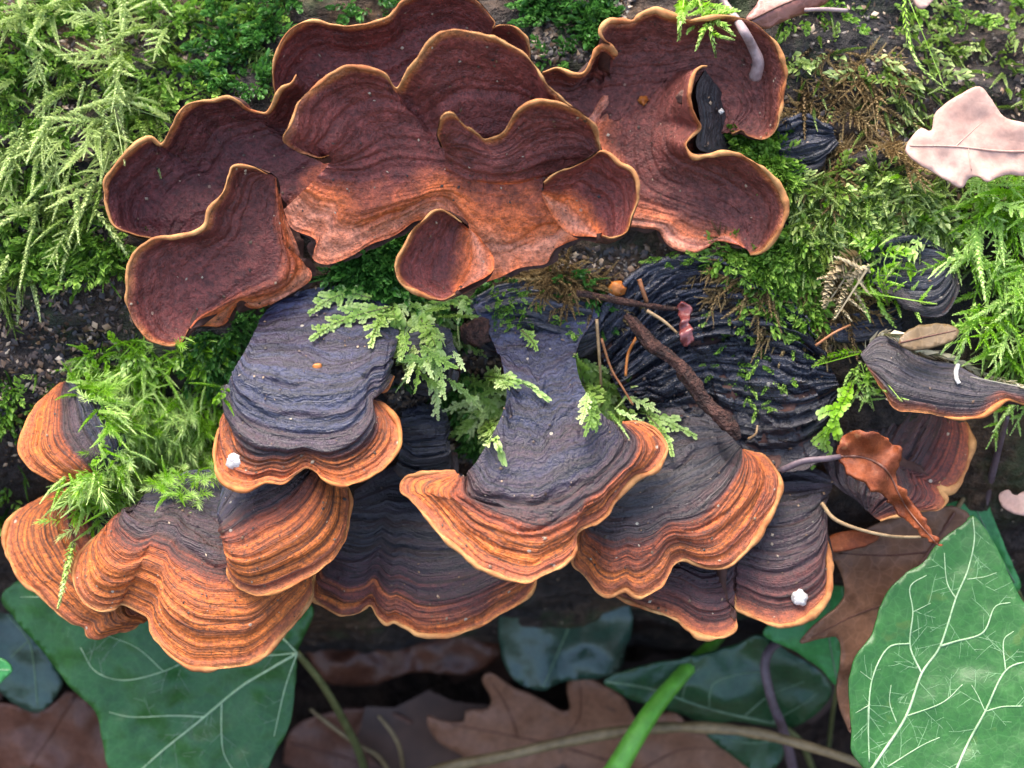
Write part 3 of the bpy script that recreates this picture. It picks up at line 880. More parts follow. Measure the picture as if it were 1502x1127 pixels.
def blade_mesh(outline, wf, step, smooth, jit=0.8, seed=0.0):
    pts = np.array(outline, float)
    per = np.hypot(*np.diff(np.vstack([pts, pts[:1]]), axis=0).T).sum()
    n = max(24, int(per / (step * 0.8)))
    if smooth:
        b = resample(pts, n, True)
    else:
        q = np.vstack([pts, pts[:1]])
        s = np.concatenate([[0], np.cumsum(np.hypot(*np.diff(q, axis=0).T))])
        t = np.linspace(0, s[-1], n, endpoint=False)
        b = np.stack([np.interp(t, s, q[:, k]) for k in (0, 1)], 1)
    b = b + jit * np.stack([fbm(np.arange(n) * 0.5, 0, seed, 2), fbm(np.arange(n) * 0.5, 9, seed, 2)], 1)
    x0, y0 = b.min(0)
    x1, y1 = b.max(0)
    gx_, gy_ = np.meshgrid(np.arange(x0 + step / 2, x1, step), np.arange(y0 + step / 2, y1, step))
    g = np.stack([gx_.ravel(), gy_.ravel()], 1) + rng.uniform(-0.2, 0.2, (gx_.size, 2)) * step
    inside = np.zeros(len(g), bool)
    j = n - 1
    for i in range(n):
        c = ((b[i, 1] > g[:, 1]) != (b[j, 1] > g[:, 1])) & (g[:, 0] < (b[j, 0] - b[i, 0]) * (g[:, 1] - b[i, 1]) / (b[j, 1] - b[i, 1] + 1e-12) + b[i, 0])
        inside ^= c
        j = i
    g = g[inside]
    dmin = np.array([np.min(np.hypot(*(b - p).T)) for p in g]) if len(g) else np.zeros(0)
    g = g[dmin > step * 0.35]
    allp = np.vstack([b, g])
    r = delaunay_2d_cdt([Vector((p[0], -p[1])) for p in allp], [(i, (i + 1) % n) for i in range(n)], [], 1, 1e-4)
    vv = np.array([(v.x, -v.y) for v in r[0]])
    return P(vv[:, 0], vv[:, 1], wf(vv[:, 0], vv[:, 1])), [tuple(f_) for f_ in r[2]]


def leaf(name, label, cat, outline, wf, mat, veins=(), vmat=None, petiole=None, pmat=None, step=9, smooth=True, group=None, thick=0.004, seed=0.0, jit=0.8, at=None, vr=1.0, fine=0, fmat=None):
    cx, cy = np.mean([p[0] for p in outline]), np.mean([p[1] for p in outline])
    t_ = thing(name, P(cx, cy, float(wf(np.array([cx]), np.array([cy]))[0]) - 0.01), label, cat, group)
    v, f_ = blade_mesh(outline, wf, step, smooth, jit, seed)
    o = mesh_obj('blade', v, f_, mat, t_)
    sm = o.modifiers.new('thickness', 'SOLIDIFY')
    sm.thickness = thick
    sm.offset = -1
    for k, (pts, r0, r1) in enumerate(veins):
        p = resample(np.array(pts, float), max(6, int(len(pts) * 6)))
        w = wf(p[:, 0], p[:, 1])
        tube('midrib' if k == 0 else 'vein', P(p[:, 0], p[:, 1], w + 0.0002), np.linspace(r0, r1, len(p)) * vr, vmat, o, 6)
    if fine:
        r = random.Random(int(seed * 10) + 3)
        V_, F_, n_ = [], [], 0

        def branch(x, y, a, L_, rad, depth):
            nonlocal n_
            pts = [(x, y)]
            for _ in range(5):
                a += r.gauss(0, .07)
                x, y = x + math.cos(a) * L_ / 5, y + math.sin(a) * L_ / 5
                pts.append((x, y))
            if not all(in_poly(q[0], q[1], outline) for q in pts):
                return
            q = np.array(pts)
            v_, f4, c0, c1 = tube_arrays(P(q[:, 0], q[:, 1], wf(q[:, 0], q[:, 1]) - rad * .35), np.linspace(rad, rad * .6, 6), 5)
            V_.append(v_)
            F_.append(f4 + n_)
            n_ += len(v_)
            if depth:
                for k_ in (2, 4):
                    branch(pts[k_][0], pts[k_][1], a + r.choice((-1, 1)) * r.uniform(.6, 1.2), L_ * r.uniform(.45, .75), rad * .7, depth - 1)
        for pts, r0, r1 in veins:
            p = resample(np.array(pts, float), 40)
            ln = np.hypot(*np.diff(p, axis=0).T).sum()
            for m_ in range(max(2, int(ln / fine))):
                i = r.randrange(2, 37)
                a = math.atan2(p[i + 1, 1] - p[i - 1, 1], p[i + 1, 0] - p[i - 1, 0]) + r.choice((-1, 1)) * r.uniform(.6, 1.1)
                branch(p[i, 0], p[i, 1], a, r.uniform(25, 50), .0008, 1)
        if V_:
            mesh_obj('vein_network', np.vstack(V_), np.vstack(F_), fmat or vmat, o)['kind'] = 'stuff'
    if petiole:
        p = crom(np.array([q[:4] for q in petiole], float), 6)
        tube('petiole', P(p[:, 0], p[:, 1], p[:, 2]), p[:, 3], pmat or vmat, t_, 8)
    return t_


def stem(name, label, cat, pts, mat, group=None, sides=8, bumpy=0.0):
    """pts: (px, py, w, radius)"""
    p = crom(np.array(pts, float), 8)
    r = p[:, 3] * (1 + bumpy * fbm(np.arange(len(p)) * 0.35, 0, len(label), 2))
    o = tube(name, P(p[:, 0], p[:, 1], p[:, 2]), r, mat, None, sides)
    return tag(o, label, cat, group)


def laid(name, label, cat, pts, r0, r1, mat, lift=0.008, sides=6, bumpy=0.0, group=None, parent=None):
    """a stem or twig lying on the surfaces at its place; pts: (px, py[, lift])"""
    q = on(pts, lift)
    if len(q) > 2:
        q = crom(q, 6)
    r = np.linspace(r0, r1, len(q)) * (1 + bumpy * fbm(np.arange(len(q)) * 0.4, 0, len(label or name), 2))
    o = tube(name, q, r, mat, parent, sides)
    return tag(o, label, cat, group) if label else o


M_ivy = mat_leaf('ivy_green', (0.014, 0.080, 0.012), (0.028, 0.118, 0.020), (0.10, 0.20, 0.08), 0.40, 0.5)
M_ivyfg = mat_leaf('ivy_light', (0.020, 0.098, 0.014), (0.032, 0.128, 0.020), (0.12, 0.24, 0.08), 0.36, 0.5, spots=(0.06, 0.13, 0.02))
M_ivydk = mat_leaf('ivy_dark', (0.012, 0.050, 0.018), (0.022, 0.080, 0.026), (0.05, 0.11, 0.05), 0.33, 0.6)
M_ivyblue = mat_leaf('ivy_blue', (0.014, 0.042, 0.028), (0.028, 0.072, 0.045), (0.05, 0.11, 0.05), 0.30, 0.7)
M_ivybright = mat_leaf('ivy_bright', (0.030, 0.19, 0.045), (0.05, 0.27, 0.06), (0.10, 0.22, 0.08), 0.4, 0.5)
M_vein = mat_simple('pale_vein', (0.26, 0.40, 0.20), (0.42, 0.54, 0.32), 30.0, 0.5, 0.002)
M_veinfine = mat_simple('fine_vein', (0.10, 0.22, 0.09), (0.17, 0.30, 0.14), 30.0, 0.5, 0.002)
M_veindk = mat_simple('dull_vein', (0.09, 0.16, 0.08), (0.16, 0.24, 0.14), 30.0, 0.5, 0.002)
M_oak = mat_leaf('oak_brown', (0.19, 0.080, 0.042), (0.30, 0.140, 0.080), (0.2, 0.11, 0.07), 0.55, 0.4, 11.0, spots=(0.12, 0.06, 0.04), net=0.1)
M_oakorange = mat_leaf('oak_rust', (0.17, 0.075, 0.038), (0.29, 0.14, 0.075), (0.2, 0.11, 0.07), 0.5, 0.4, 11.0, spots=(0.10, 0.05, 0.03))
M_oakdark = mat_leaf('leaf_dark_red', (0.07, 0.024, 0.014), (0.16, 0.055, 0.028), (0.1, 0.05, 0.03), 0.45, 0.5, 13.0)
M_oakplum = mat_leaf('leaf_plum', (0.10, 0.036, 0.020), (0.18, 0.070, 0.040), (0.1, 0.05, 0.03), 0.5, 0.45, 13.0)
M_pinkleaf = mat_leaf('leaf_bleached', (0.44, 0.235, 0.175), (0.62, 0.42, 0.33), (0.5, 0.35, 0.28), 0.6, 0.35, 9.0, spots=(0.46, 0.24, 0.20), net=0.04)
M_rustleaf = mat_leaf('leaf_rust_wet', (0.11, 0.022, 0.008), (0.27, 0.066, 0.016), (0.2, 0.08, 0.03), 0.6, 0.3, 30.0, spots=(0.32, 0.13, 0.05))
M_redleaf = mat_leaf('leaf_maroon', (0.13, 0.032, 0.026), (0.30, 0.12, 0.075), (0.2, 0.08, 0.06), 0.35, 0.6, 12.0)
M_redscrap = mat_leaf('leaf_red_wet', (0.11, 0.018, 0.018), (0.30, 0.085, 0.075), (0.2, 0.05, 0.04), 0.25, 0.7, 30.0)
M_olive = mat_leaf('leaf_olive', (0.09, 0.055, 0.020), (0.18, 0.11, 0.045), (0.15, 0.09, 0.04), 0.45, 0.5, 14.0)
M_greenstem = mat_simple('green_stem', (0.09, 0.30, 0.02), (0.16, 0.42, 0.05), 12.0, 0.4, 0.002)
M_olivestem = mat_simple('olive_stem', (0.075, 0.085, 0.025), (0.15, 0.15, 0.055), 14.0, 0.5, 0.003)
M_tanstem = mat_simple('tan_stem', (0.16, 0.105, 0.045), (0.28, 0.20, 0.10), 14.0, 0.55, 0.003)
M_purple = mat_simple('purple_stem', (0.075, 0.050, 0.055), (0.16, 0.11, 0.12), 20.0, 0.5, 0.003)
M_grey = mat_simple('grey_stem', (0.20, 0.125, 0.12), (0.42, 0.31, 0.29), 24.0, 0.5, 0.003)
M_stick = mat_simple('rotten_stick', (0.012, 0.007, 0.006), (0.15, 0.060, 0.040), 55.0, 0.65, 0.025, 0.4, 1.0)
M_straw = mat_simple('straw', (0.24, 0.145, 0.065), (0.46, 0.31, 0.16), 30.0, 0.6, 0.003)
M_needle = mat_simple('needle', (0.22, 0.075, 0.025), (0.40, 0.17, 0.07), 30.0, 0.5, 0.003)
M_white = mat_simple('chalky_white', (0.42, 0.38, 0.34), (0.70, 0.67, 0.62), 60.0, 0.6, 0.004)
M_redbit = mat_simple('wet_red', (0.10, 0.018, 0.018), (0.24, 0.06, 0.05), 40.0, 0.3, 0.004)
M_orangebit = mat_simple('wet_orange', (0.36, 0.10, 0.02), (0.55, 0.20, 0.04), 40.0, 0.35, 0.004)

G_IVY, G_DEAD = 'ivy leaves below the fungi', 'fallen brown leaves'

wf = plane_w(0.03, 1390, 960, 0.1, 0.15, (1427, 756, 1285, 1120), 0.12, 0.005, seed=1)
leaf('ivy_leaf', 'large light green ivy leaf with white veins at the lower right corner', 'leaf',
     [(1427, 756), (1449, 781), (1469, 818), (1485, 854), (1502, 883), (1535, 930), (1560, 1000), (1560, 1110), (1500, 1180), (1400, 1200), (1300, 1175), (1265, 1126), (1250, 1104), (1249, 1078),
      (1247, 1044), (1245, 1011), (1250, 978), (1260, 957), (1279, 934), (1285, 911), (1295, 884), (1309, 861), (1329, 841), (1355, 824), (1375, 798), (1395, 781), (1415, 768)],
     wf, M_ivyfg,
     [([(1427, 758), (1429, 794), (1419, 838), (1402, 878), (1379, 948), (1352, 988), (1329, 1051), (1295, 1104), (1270, 1140)], 0.0014, 0.0042),
      ([(1379, 948), (1402, 941), (1442, 928), (1459, 891), (1482, 884)], 0.0030, 0.0012), ([(1352, 988), (1335, 948), (1339, 898), (1335, 861), (1359, 844)], 0.0026, 0.0010),
      ([(1335, 944), (1302, 951), (1279, 998), (1274, 1060), (1275, 1118)], 0.0020, 0.0018), ([(1402, 878), (1389, 854), (1385, 811)], 0.0018, 0.0008),
      ([(1329, 1051), (1382, 1031), (1412, 1004)], 0.0020, 0.0010), ([(1315, 1060), (1305, 1031), (1307, 1005)], 0.0016, 0.0008),
      ([(1515, 968), (1475, 984), (1445, 1044), (1420, 1090), (1398, 1140)], 0.0018, 0.0036), ([(1475, 984), (1472, 941), (1487, 926)], 0.0020, 0.0010),
      ([(1445, 1044), (1470, 1037), (1500, 1036)], 0.0020, 0.0012), ([(1445, 1044), (1434, 1020), (1425, 1005)], 0.0014, 0.0008), ([(1302, 1125), (1350, 1095), (1378, 1082)], 0.0018, 0.0010),
      ([(1339, 898), (1365, 885)], 0.0010, 0.0006), ([(1419, 850), (1445, 846), (1462, 840)], 0.0012, 0.0007), ([(1279, 998), (1262, 985)], 0.0012, 0.0006), ([(1274, 1035), (1255, 1046)], 0.0012, 0.0006)],
     M_vein, [(1300, 1160, 0.02, .012), (1295, 1230, -.1, .011), (1300, 1330, -0.5, .011)], M_olivestem, group=G_IVY, seed=1, vr=0.55, fine=30, fmat=M_veinfine)

wf = plane_w(-0.20, 250, 1000, 0.05, 0.0, (430, 958, 210, 1127), 0.10, 0.015, seed=2)
leaf('ivy_leaf', 'big blue green ivy leaf under the lowest orange brackets', 'leaf',
     [(3, 872), (60, 835), (150, 810), (300, 790), (400, 820), (456, 885), (455, 915), (437, 955), (433, 1000), (425, 1060), (400, 1110), (380, 1140), (300, 1190), (215, 1195), (165, 1140), (150, 1085),
      (140, 1045), (100, 1005), (70, 965), (40, 930), (18, 905)],
     wf, M_ivy,
     [([(436, 958), (390, 985), (350, 1010), (290, 1060), (240, 1100), (190, 1145)], 0.0034, 0.0016),
      ([(436, 958), (375, 962), (310, 955), (240, 985), (182, 998), (140, 985), (118, 950)], 0.0022, 0.0010),
      ([(436, 958), (400, 925), (330, 890), (230, 870), (120, 875), (30, 876)], 0.0024, 0.0010),
      ([(300, 1052), (255, 1050), (195, 1052), (160, 1045)], 0.0020, 0.0008), ([(325, 1030), (325, 1080), (330, 1110), (350, 1140)], 0.0020, 0.0008),
      ([(436, 958), (418, 1010), (402, 1080)], 0.0018, 0.0008), ([(240, 985), (200, 950), (150, 930)], 0.0014, 0.0006)],
     M_vein, [(434, 956, -.19, .006), (470, 1000, -.26, .0065), (500, 1050, -.36, .007), (527, 1105, -.5, .0075), (545, 1170, -.66, .008)], M_olivestem, group=G_IVY, seed=2, vr=0.7, fine=45, fmat=M_veindk)
wf = plane_w(-0.34, 40, 970, 0, -0.2, (0, 900, 55, 1045), 0.1, 0.012, seed=3)
leaf('ivy_leaf', 'small dull ivy leaf at the left edge behind the big blue green one', 'leaf',
     [(-50, 900), (0, 885), (50, 935), (88, 990), (85, 1018), (55, 1046), (20, 1032), (-5, 1012), (-50, 990)], wf, M_ivyblue,
     [([(10, 900), (42, 940), (50, 980), (55, 1035)], 0.002, 0.001), ([(42, 940), (15, 965)], 0.0014, 0.0008)], M_veindk, [(5, 893, -.34, .005), (-40, 880, -.45, .005), (-90, 900, -.7, .005)], M_olivestem, group=G_IVY, seed=3)
leaf('ivy_leaf', 'tiny bright green leaf tip poking in at the left edge', 'leaf',
     [(-40, 960), (0, 966), (17, 982), (8, 996), (-15, 1010), (-45, 1000)], plane_w(-0.15, 0, 980, 0, 0, None, 0, 0.004), M_ivybright,
     [([(-40, 982), (14, 983)], 0.001, 0.0006)], M_vein, [(-40, 982, -.15, .003), (-80, 1000, -.4, .003), (-90, 1040, -.7, .003)], M_olivestem, group=G_IVY, step=5, seed=4)
leaf('ivy_leaf', 'dark bluish ivy leaf in the shade below the long necked bracket', 'leaf',
     [(735, 880), (780, 840), (850, 820), (905, 845), (925, 890), (927, 924), (916, 958), (910, 981), (877, 996), (825, 1000), (795, 1014), (755, 998), (737, 966), (731, 918)],
     plane_w(-0.42, 830, 920, 0, -0.3, (870, 830, 790, 1010), 0.15, 0.02, seed=5), M_ivyblue,
     [([(875, 840), (835, 920), (797, 1008)], 0.002, 0.001)], M_veindk, [(877, 838, -.41, .005), (900, 790, -.5, .005), (905, 750, -.62, .005)], M_olivestem, group=G_IVY, seed=5)
leaf('ivy_leaf', 'dark green ivy leaf with grey veins crossed by the purple stalk', 'leaf',
     [(885, 999), (937, 978), (985, 970), (1040, 958), (1083, 946), (1110, 933), (1143, 948), (1177, 968), (1210, 991), (1221, 1011), (1210, 1034), (1183, 1058), (1150, 1069), (1083, 1059), (1037, 1061), (997, 1048),
      (950, 1034), (917, 1022)],
     plane_w(-0.36, 1060, 1010, 0, -0.35, (890, 1000, 1150, 1065), 0.10, 0.015, seed=6), M_ivydk,
     [([(890, 1000), (960, 1012), (1040, 1040), (1140, 1062)], 0.0022, 0.0030), ([(1040, 1040), (1045, 1005), (1080, 990), (1130, 985)], 0.0018, 0.0010), ([(1090, 1052), (1130, 1020), (1180, 1000)], 0.0018, 0.0010),
      ([(1000, 1025), (1010, 995), (1030, 978)], 0.0016, 0.0008), ([(1130, 1060), (1175, 1035), (1200, 1015)], 0.0016, 0.0008)], M_veindk,
     [(1143, 1062, -.36, .006), (1175, 1090, -.42, .006), (1200, 1150, -.55, .006)], M_olivestem, group=G_IVY, seed=6)
leaf('ivy_leaf', 'low dark ivy leaf half hidden under the tan runner', 'leaf',
     [(1035, 1075), (1090, 1070), (1148, 1080), (1150, 1106), (1122, 1138), (1082, 1116)], plane_w(-0.46, 1090, 1100, 0, -0.4, None, 0, 0.012, seed=7), M_ivydk,
     [([(1145, 1085), (1095, 1090), (1045, 1078)], 0.002, 0.001)], M_veindk, None, None, group=G_IVY, seed=7)
leaf('ivy_leaf', 'mid green ivy leaf showing behind the notched dark bracket', 'leaf',
     [(1120, 930), (1155, 895), (1195, 845), (1220, 808), (1236, 833), (1239, 866), (1234, 900), (1234, 950), (1229, 1006), (1203, 982), (1165, 955)],
     plane_w(-0.24, 1190, 910, 0, -0.2, None, 0, 0.012, seed=8), M_ivybright,
     [([(1228, 1000), (1215, 920), (1222, 820)], 0.0015, 0.0008)], M_veindk, [(1229, 1004, -.26, .004), (1222, 1040, -.4, .004), (1215, 1100, -.6, .004)], M_olivestem, group=G_IVY, seed=8)
leaf('ivy_leaf', 'plain green ivy leaf standing behind the tip of the white veined one', 'leaf',
     [(1380, 750), (1394, 718), (1414, 701), (1430, 705), (1446, 728), (1463, 775), (1486, 828), (1497, 862), (1470, 870), (1425, 810), (1395, 775)],
     plane_w(-0.14, 1430, 780, 0, -0.1, None, 0, 0.012, seed=9), M_ivybright,
     [([(1488, 855), (1445, 775), (1415, 708)], 0.0016, 0.0008)], M_veindk, [(1490, 862, -.15, .004), (1520, 930, -.4, .004), (1540, 1000, -.6, .004)], M_olivestem, group=G_IVY, seed=9)

leaf('oak_leaf', 'rust brown oak leaf behind the white veined ivy leaf', 'leaf',
     [(1215, 800), (1242, 790), (1275, 775), (1330, 750), (1400, 745), (1425, 765), (1420, 830), (1400, 900), (1350, 980), (1300, 1050), (1265, 1080), (1249, 1076), (1241, 1062), (1232, 1038), (1229, 1004), (1233, 968),
      (1229, 936), (1202, 938), (1172, 943), (1200, 912), (1232, 888), (1239, 866), (1232, 840)],
     plane_w(-0.10, 1300, 880, 0.05, -0.1, (1400, 750, 1245, 1075), 0.08, 0.018, seed=10), M_oakorange,
     [([(1400, 752), (1330, 860), (1280, 960), (1247, 1070)], 0.003, 0.0014), ([(1320, 880), (1260, 900), (1190, 935)], 0.0018, 0.0008), ([(1360, 810), (1300, 815), (1230, 812)], 0.0018, 0.0008)], M_oakplum,
     [(1402, 750, -.1, .004), (1430, 700, -.2, .004), (1450, 660, -.35, .004)], M_tanstem, group=G_DEAD, seed=10, step=8)
leaf('oak_leaf', 'dull brown lobed oak leaf lying on the ground at the bottom', 'leaf',
     [(627, 1052), (653, 1060), (682, 1060), (684, 1043), (714, 1040), (720, 1024), (707, 998), (722, 989), (750, 1007), (777, 1018), (800, 1031), (823, 1044), (837, 1040), (831, 1011), (838, 994), (858, 991), (884, 1005), (915, 1025),
      (937, 1056), (983, 1044), (1007, 1061), (1050, 1084), (1083, 1104), (1115, 1126), (1130, 1200), (1000, 1230), (850, 1220), (740, 1190), (690, 1120), (640, 1085)],
     plane_w(-0.52, 870, 1090, 0, -0.5, (640, 1060, 1110, 1190), 0.10, 0.02, seed=11), M_oak,
     [([(1110, 1190), (980, 1145), (820, 1095), (660, 1062)], 0.0036, 0.0014), ([(820, 1095), (850, 1050), (850, 1000)], 0.002, 0.001), ([(760, 1082), (745, 1040), (720, 1000)], 0.002, 0.001), ([(940, 1130), (1000, 1100), (1060, 1100)], 0.002, 0.001)], M_oakplum,
     [(1110, 1190, -.56, .006), (1180, 1230, -.6, .006), (1240, 1260, -.66, .006)], M_tanstem, group=G_DEAD, seed=11, step=10)
leaf('dead_leaf', 'reddish brown leaf flat on the ground in the lower left corner', 'leaf',
     [(-60, 1050), (0, 1032), (60, 1045), (105, 1015), (145, 1050), (175, 1110), (190, 1180), (60, 1230), (-80, 1200)],
     plane_w(-0.50, 60, 1100, 0, -0.5, None, 0, 0.03, seed=12), M_oakplum, [([(110, 1020), (60, 1100), (0, 1190)], 0.003, 0.001)], M_oakdark, group=G_DEAD, seed=12)
leaf('dead_leaf', 'dark red brown leaf in deep shade under the charcoal bracket', 'leaf',
     [(440, 860), (520, 850), (640, 870), (740, 900), (738, 955), (690, 988), (610, 985), (540, 1005), (480, 1000), (450, 960), (432, 910)],
     plane_w(-0.62, 590, 930, 0, -0.2, (440, 920, 740, 930), 0.12, 0.05, seed=13), M_oakdark, [([(440, 920), (590, 935), (738, 925)], 0.003, 0.001)], M_oakplum, group=G_DEAD, seed=13)
leaf('dead_leaf', 'grey brown leaf on the ground between green stalk and oak leaf', 'leaf',
     [(420, 1085), (470, 1050), (540, 1040), (610, 1060), (660, 1110), (650, 1180), (540, 1210), (430, 1180)],
     plane_w(-0.62, 540, 1110, 0, -0.5, None, 0, 0.03, seed=14), M_oakplum, [([(425, 1090), (530, 1120), (640, 1170)], 0.003, 0.001)], M_oakdark, group=G_DEAD, seed=14)
leaf('dead_leaf', 'small orange brown leaf edge curling out beside the dark lobed bracket', 'leaf',
     [(1205, 795), (1225, 783), (1255, 778), (1290, 785), (1280, 796), (1245, 806), (1215, 808)],
     plane_w(-0.06, 1245, 793, 0, 0.6, None, 0, 0.006, seed=15), M_rustleaf, group=G_DEAD, seed=15, step=6)
leaf('dead_leaf', 'bleached pinkish dead leaf lying on the moss at the upper right', 'leaf',
     [(1330, 213), (1349, 188), (1365, 193), (1372, 167), (1395, 147), (1429, 128), (1445, 133), (1462, 157), (1476, 173), (1502, 180), (1545, 190), (1550, 250), (1502, 257), (1470, 257), (1450, 267), (1435, 259),
      (1420, 262), (1410, 275), (1382, 260), (1355, 244), (1336, 230)],
     plane_w(0.10, 1430, 210, 0.0, 0.1, (1330, 213, 1545, 215), 0.05, 0.010, seed=16), M_pinkleaf,
     [([(1334, 214), (1400, 215), (1470, 222), (1545, 222)], 0.0012, 0.0022), ([(1400, 216), (1440, 180)], 0.0010, 0.0006), ([(1420, 217), (1425, 250)], 0.0010, 0.0006)], M_pinkleaf, group=G_DEAD, seed=16, step=7)
leaf('dead_leaf', 'wet rust coloured curled leaf hanging over the maroon bracket', 'leaf',
     [(1229, 652), (1236, 640), (1250, 633), (1279, 632), (1302, 643), (1318, 662), (1320, 684), (1312, 700), (1335, 735), (1360, 772), (1379, 803), (1366, 798), (1335, 768), (1300, 730), (1270, 710), (1240, 688)],
     plane_w(0.10, 1285, 690, 0.1, 0.1, (1229, 655, 1379, 803), 0.5, 0.034, seed=17), M_rustleaf,
     [([(1231, 670), (1265, 671), (1300, 690), (1330, 745), (1376, 800)], 0.0022, 0.0010)], M_oakdark,
     [(1232, 670, .095, .004), (1212, 673, .10, .0045), (1178, 677, .10, .0048), (1146, 690, .085, .005)], M_purple, group=G_DEAD, seed=17, step=5, jit=3.0)
leaf('dead_leaf', 'shiny maroon folded leaf at the top edge beside the slit bracket', 'leaf',
     [(1093, 30), (1106, 12), (1125, -12), (1170, -30), (1225, -25), (1215, 2), (1190, 16), (1150, 31), (1125, 43), (1108, 38)],
     plane_w(0.06, 1150, 10, 0, 0, (1095, 32, 1220, -20), -0.5, 0.006, seed=18), M_redleaf, [([(1100, 30), (1150, 6), (1215, -18)], 0.002, 0.001)], M_oakdark,
     [(1180, 15, .06, .003), (1210, 14, .06, .003), (1243, 16, .05, .003)], M_grey, group=G_DEAD, seed=18, step=6)
leaf('dead_leaf', 'small olive brown leaf wedged above the slate dark bracket', 'leaf',
     [(1318, 502), (1333, 484), (1355, 476), (1385, 475), (1406, 484), (1398, 498), (1370, 509), (1340, 513)],
     plane_w(0.09, 1360, 492, 0, 0.5, None, 0, 0.005, seed=19), M_olive, [([(1320, 503), (1360, 494), (1402, 485)], 0.0015, 0.0007)], M_oakdark, group=G_DEAD, seed=19, step=5)
leaf('dead_leaf', 'pale pink leaf fragment at the right edge in front of the dark gap', 'leaf',
     [(1465, 726), (1478, 718), (1490, 727), (1503, 721), (1535, 735), (1530, 760), (1505, 757), (1485, 752), (1471, 742)],
     plane_w(-0.05, 1490, 740, 0, 0.4, None, 0, 0.008, seed=20), M_pinkleaf, group=G_DEAD, seed=20, step=5)
leaf('dead_leaf', 'white chip of dead leaf at the very top edge', 'leaf',
     [(1338, -12), (1360, -20), (1375, -8), (1364, 6), (1352, 13), (1343, 5)], plane_w(0.06, 1355, 0, 0, 0.2, None, 0, 0.003), M_pinkleaf, group=G_DEAD, seed=21, step=5)

stem('grass_blade', 'bright green flattened stalk rising from the bottom edge', 'grass', [(1075, 905, -.46, .009), (1045, 945, -.40, .0115), (1000, 990, -.34, .014), (955, 1045, -.30, .0165), (912, 1115, -.28, .019), (880, 1180, -.3, .025), (860, 1260, -.5, .025)], M_greenstem)
stem('ivy_runner', 'tan woody runner crossing the bottom over the oak leaf', 'stem', [(560, 1175, -.50, .009), (640, 1130, -.44, .009), (735, 1110, -.40, .0095), (830, 1088, -.38, .010), (915, 1073, -.36, .010), (1000, 1067, -.33, .010), (1080, 1071, -.30, .010), (1150, 1085, -.27, .009), (1250, 1116, -.22, .008), (1330, 1150, -.25, .008)], M_tanstem, bumpy=0.12)
stem('leaf_stalk', 'dark purple bent stalk in front of the grey veined ivy leaf', 'stem', [(1150, 940, -.33, .006), (1130, 952, -.30, .008), (1122, 980, -.29, .0085), (1133, 1030, -.30, .0085), (1150, 1075, -.33, .009), (1165, 1140, -.42, .009), (1175, 1220, -.6, .009)], M_purple)
stem('leaf_stalk', 'thin upright dark stalk in the black gap at the right edge', 'stem', [(1478, 612, .06, .003), (1470, 640, .0, .004), (1458, 685, -.08, .0055), (1446, 735, -.14, .006), (1440, 780, -.2, .006), (1445, 880, -.5, .006)], M_purple)
stem('rootlet', 'pale thin rootlet curving beside the olive ivy stalk', 'stem', [(455, 1040, -.5, .003), (480, 1060, -.5, .004), (520, 1090, -.52, .004), (560, 1115, -.54, .0045), (590, 1180, -.6, .0045)], M_tanstem)
stem('rootlet', 'pale upright rootlet near the bottom left of the oak leaf', 'stem', [(555, 1050, -.5, .003), (575, 1075, -.5, .004), (588, 1105, -.52, .004), (595, 1170, -.6, .004)], M_tanstem)
stem('rootlet', 'thin tan rootlet stretched below the curled rust leaf', 'stem', [(1205, 738, .0, .003), (1225, 762, .01, .003), (1265, 778, .02, .0025), (1310, 787, .02, .0025), (1350, 788, .0, .002)], M_straw)

def bark_stick(label, pts, mat):
    p = crom(np.array(pts, float), 14)
    v, f_, c0, c1 = tube_arrays(P(p[:, 0], p[:, 1], p[:, 2]), p[:, 3], 18)
    n = len(p)
    ax = np.repeat(P(p[:, 0], p[:, 1], p[:, 2]), 18, axis=0)
    d = v[:n * 18] - ax
    a = np.tile(np.arange(18) / 18 * 6.283, n)
    t = np.repeat(np.arange(n) / n, 18)
    k = 1 + 0.40 * fbm(np.cos(a) * 1.6, np.sin(a) * 1.6, t * 5, 2) + 0.38 * fbm(np.cos(a) * 5, np.sin(a) * 5, t * 14, 3)
    v[:n * 18] = ax + d * k[:, None] * (1 - .25 * (np.abs(d @ W) / .016) ** 2)[:, None]
    return tag(mesh_obj('rotten_stick', v, [tuple(r) for r in f_.tolist()] + [tuple(r) for r in c0.tolist()] + [tuple(r) for r in c1.tolist()], mat), label, 'stick')


# sticks, needles, crumbs lying on the log and the brackets
bark_stick('short rotten bark stick wedged between black ridged brackets', [(918, 462, .05, .003), (930, 476, .055, .007), (955, 507, .06, .0085), (990, 530, .06, .008), (1018, 566, .06, .010), (1043, 598, .06, .009), (1068, 622, .06, .010), (1084, 644, .055, .003)], M_stick)
laid('twig', 'thin dark twig lying across above the rotten stick', 'twig', [(845, 432, .02), (880, 438, .03), (920, 446, .035), (960, 452, .03), (995, 455, .02)], 0.006, 0.003, M_stick, bumpy=0.25)
laid('twig', 'pale thin twig slanting to the wet red scrap', 'twig', [(945, 458, .04), (968, 472, .04), (990, 490, .03)], 0.003, 0.002, M_straw)
laid('pine_needle', 'straight tan needle standing over the green fronds', 'needle', [(873, 470, .04), (876, 520, .045), (880, 570, .035)], 0.0025, 0.002, M_straw)
laid('pine_needle', 'thin reddish needle curving down through the green fronds', 'needle', [(880, 498, .035), (893, 540, .04), (910, 568, .035), (926, 594, .03)], 0.002, 0.0015, M_needle)
laid('pine_needle', 'bright orange curved needle left of the rotten stick', 'needle', [(941, 480, .03), (928, 500, .04), (918, 522, .035), (916, 552, .02)], 0.0022, 0.0022, M_orangebit)
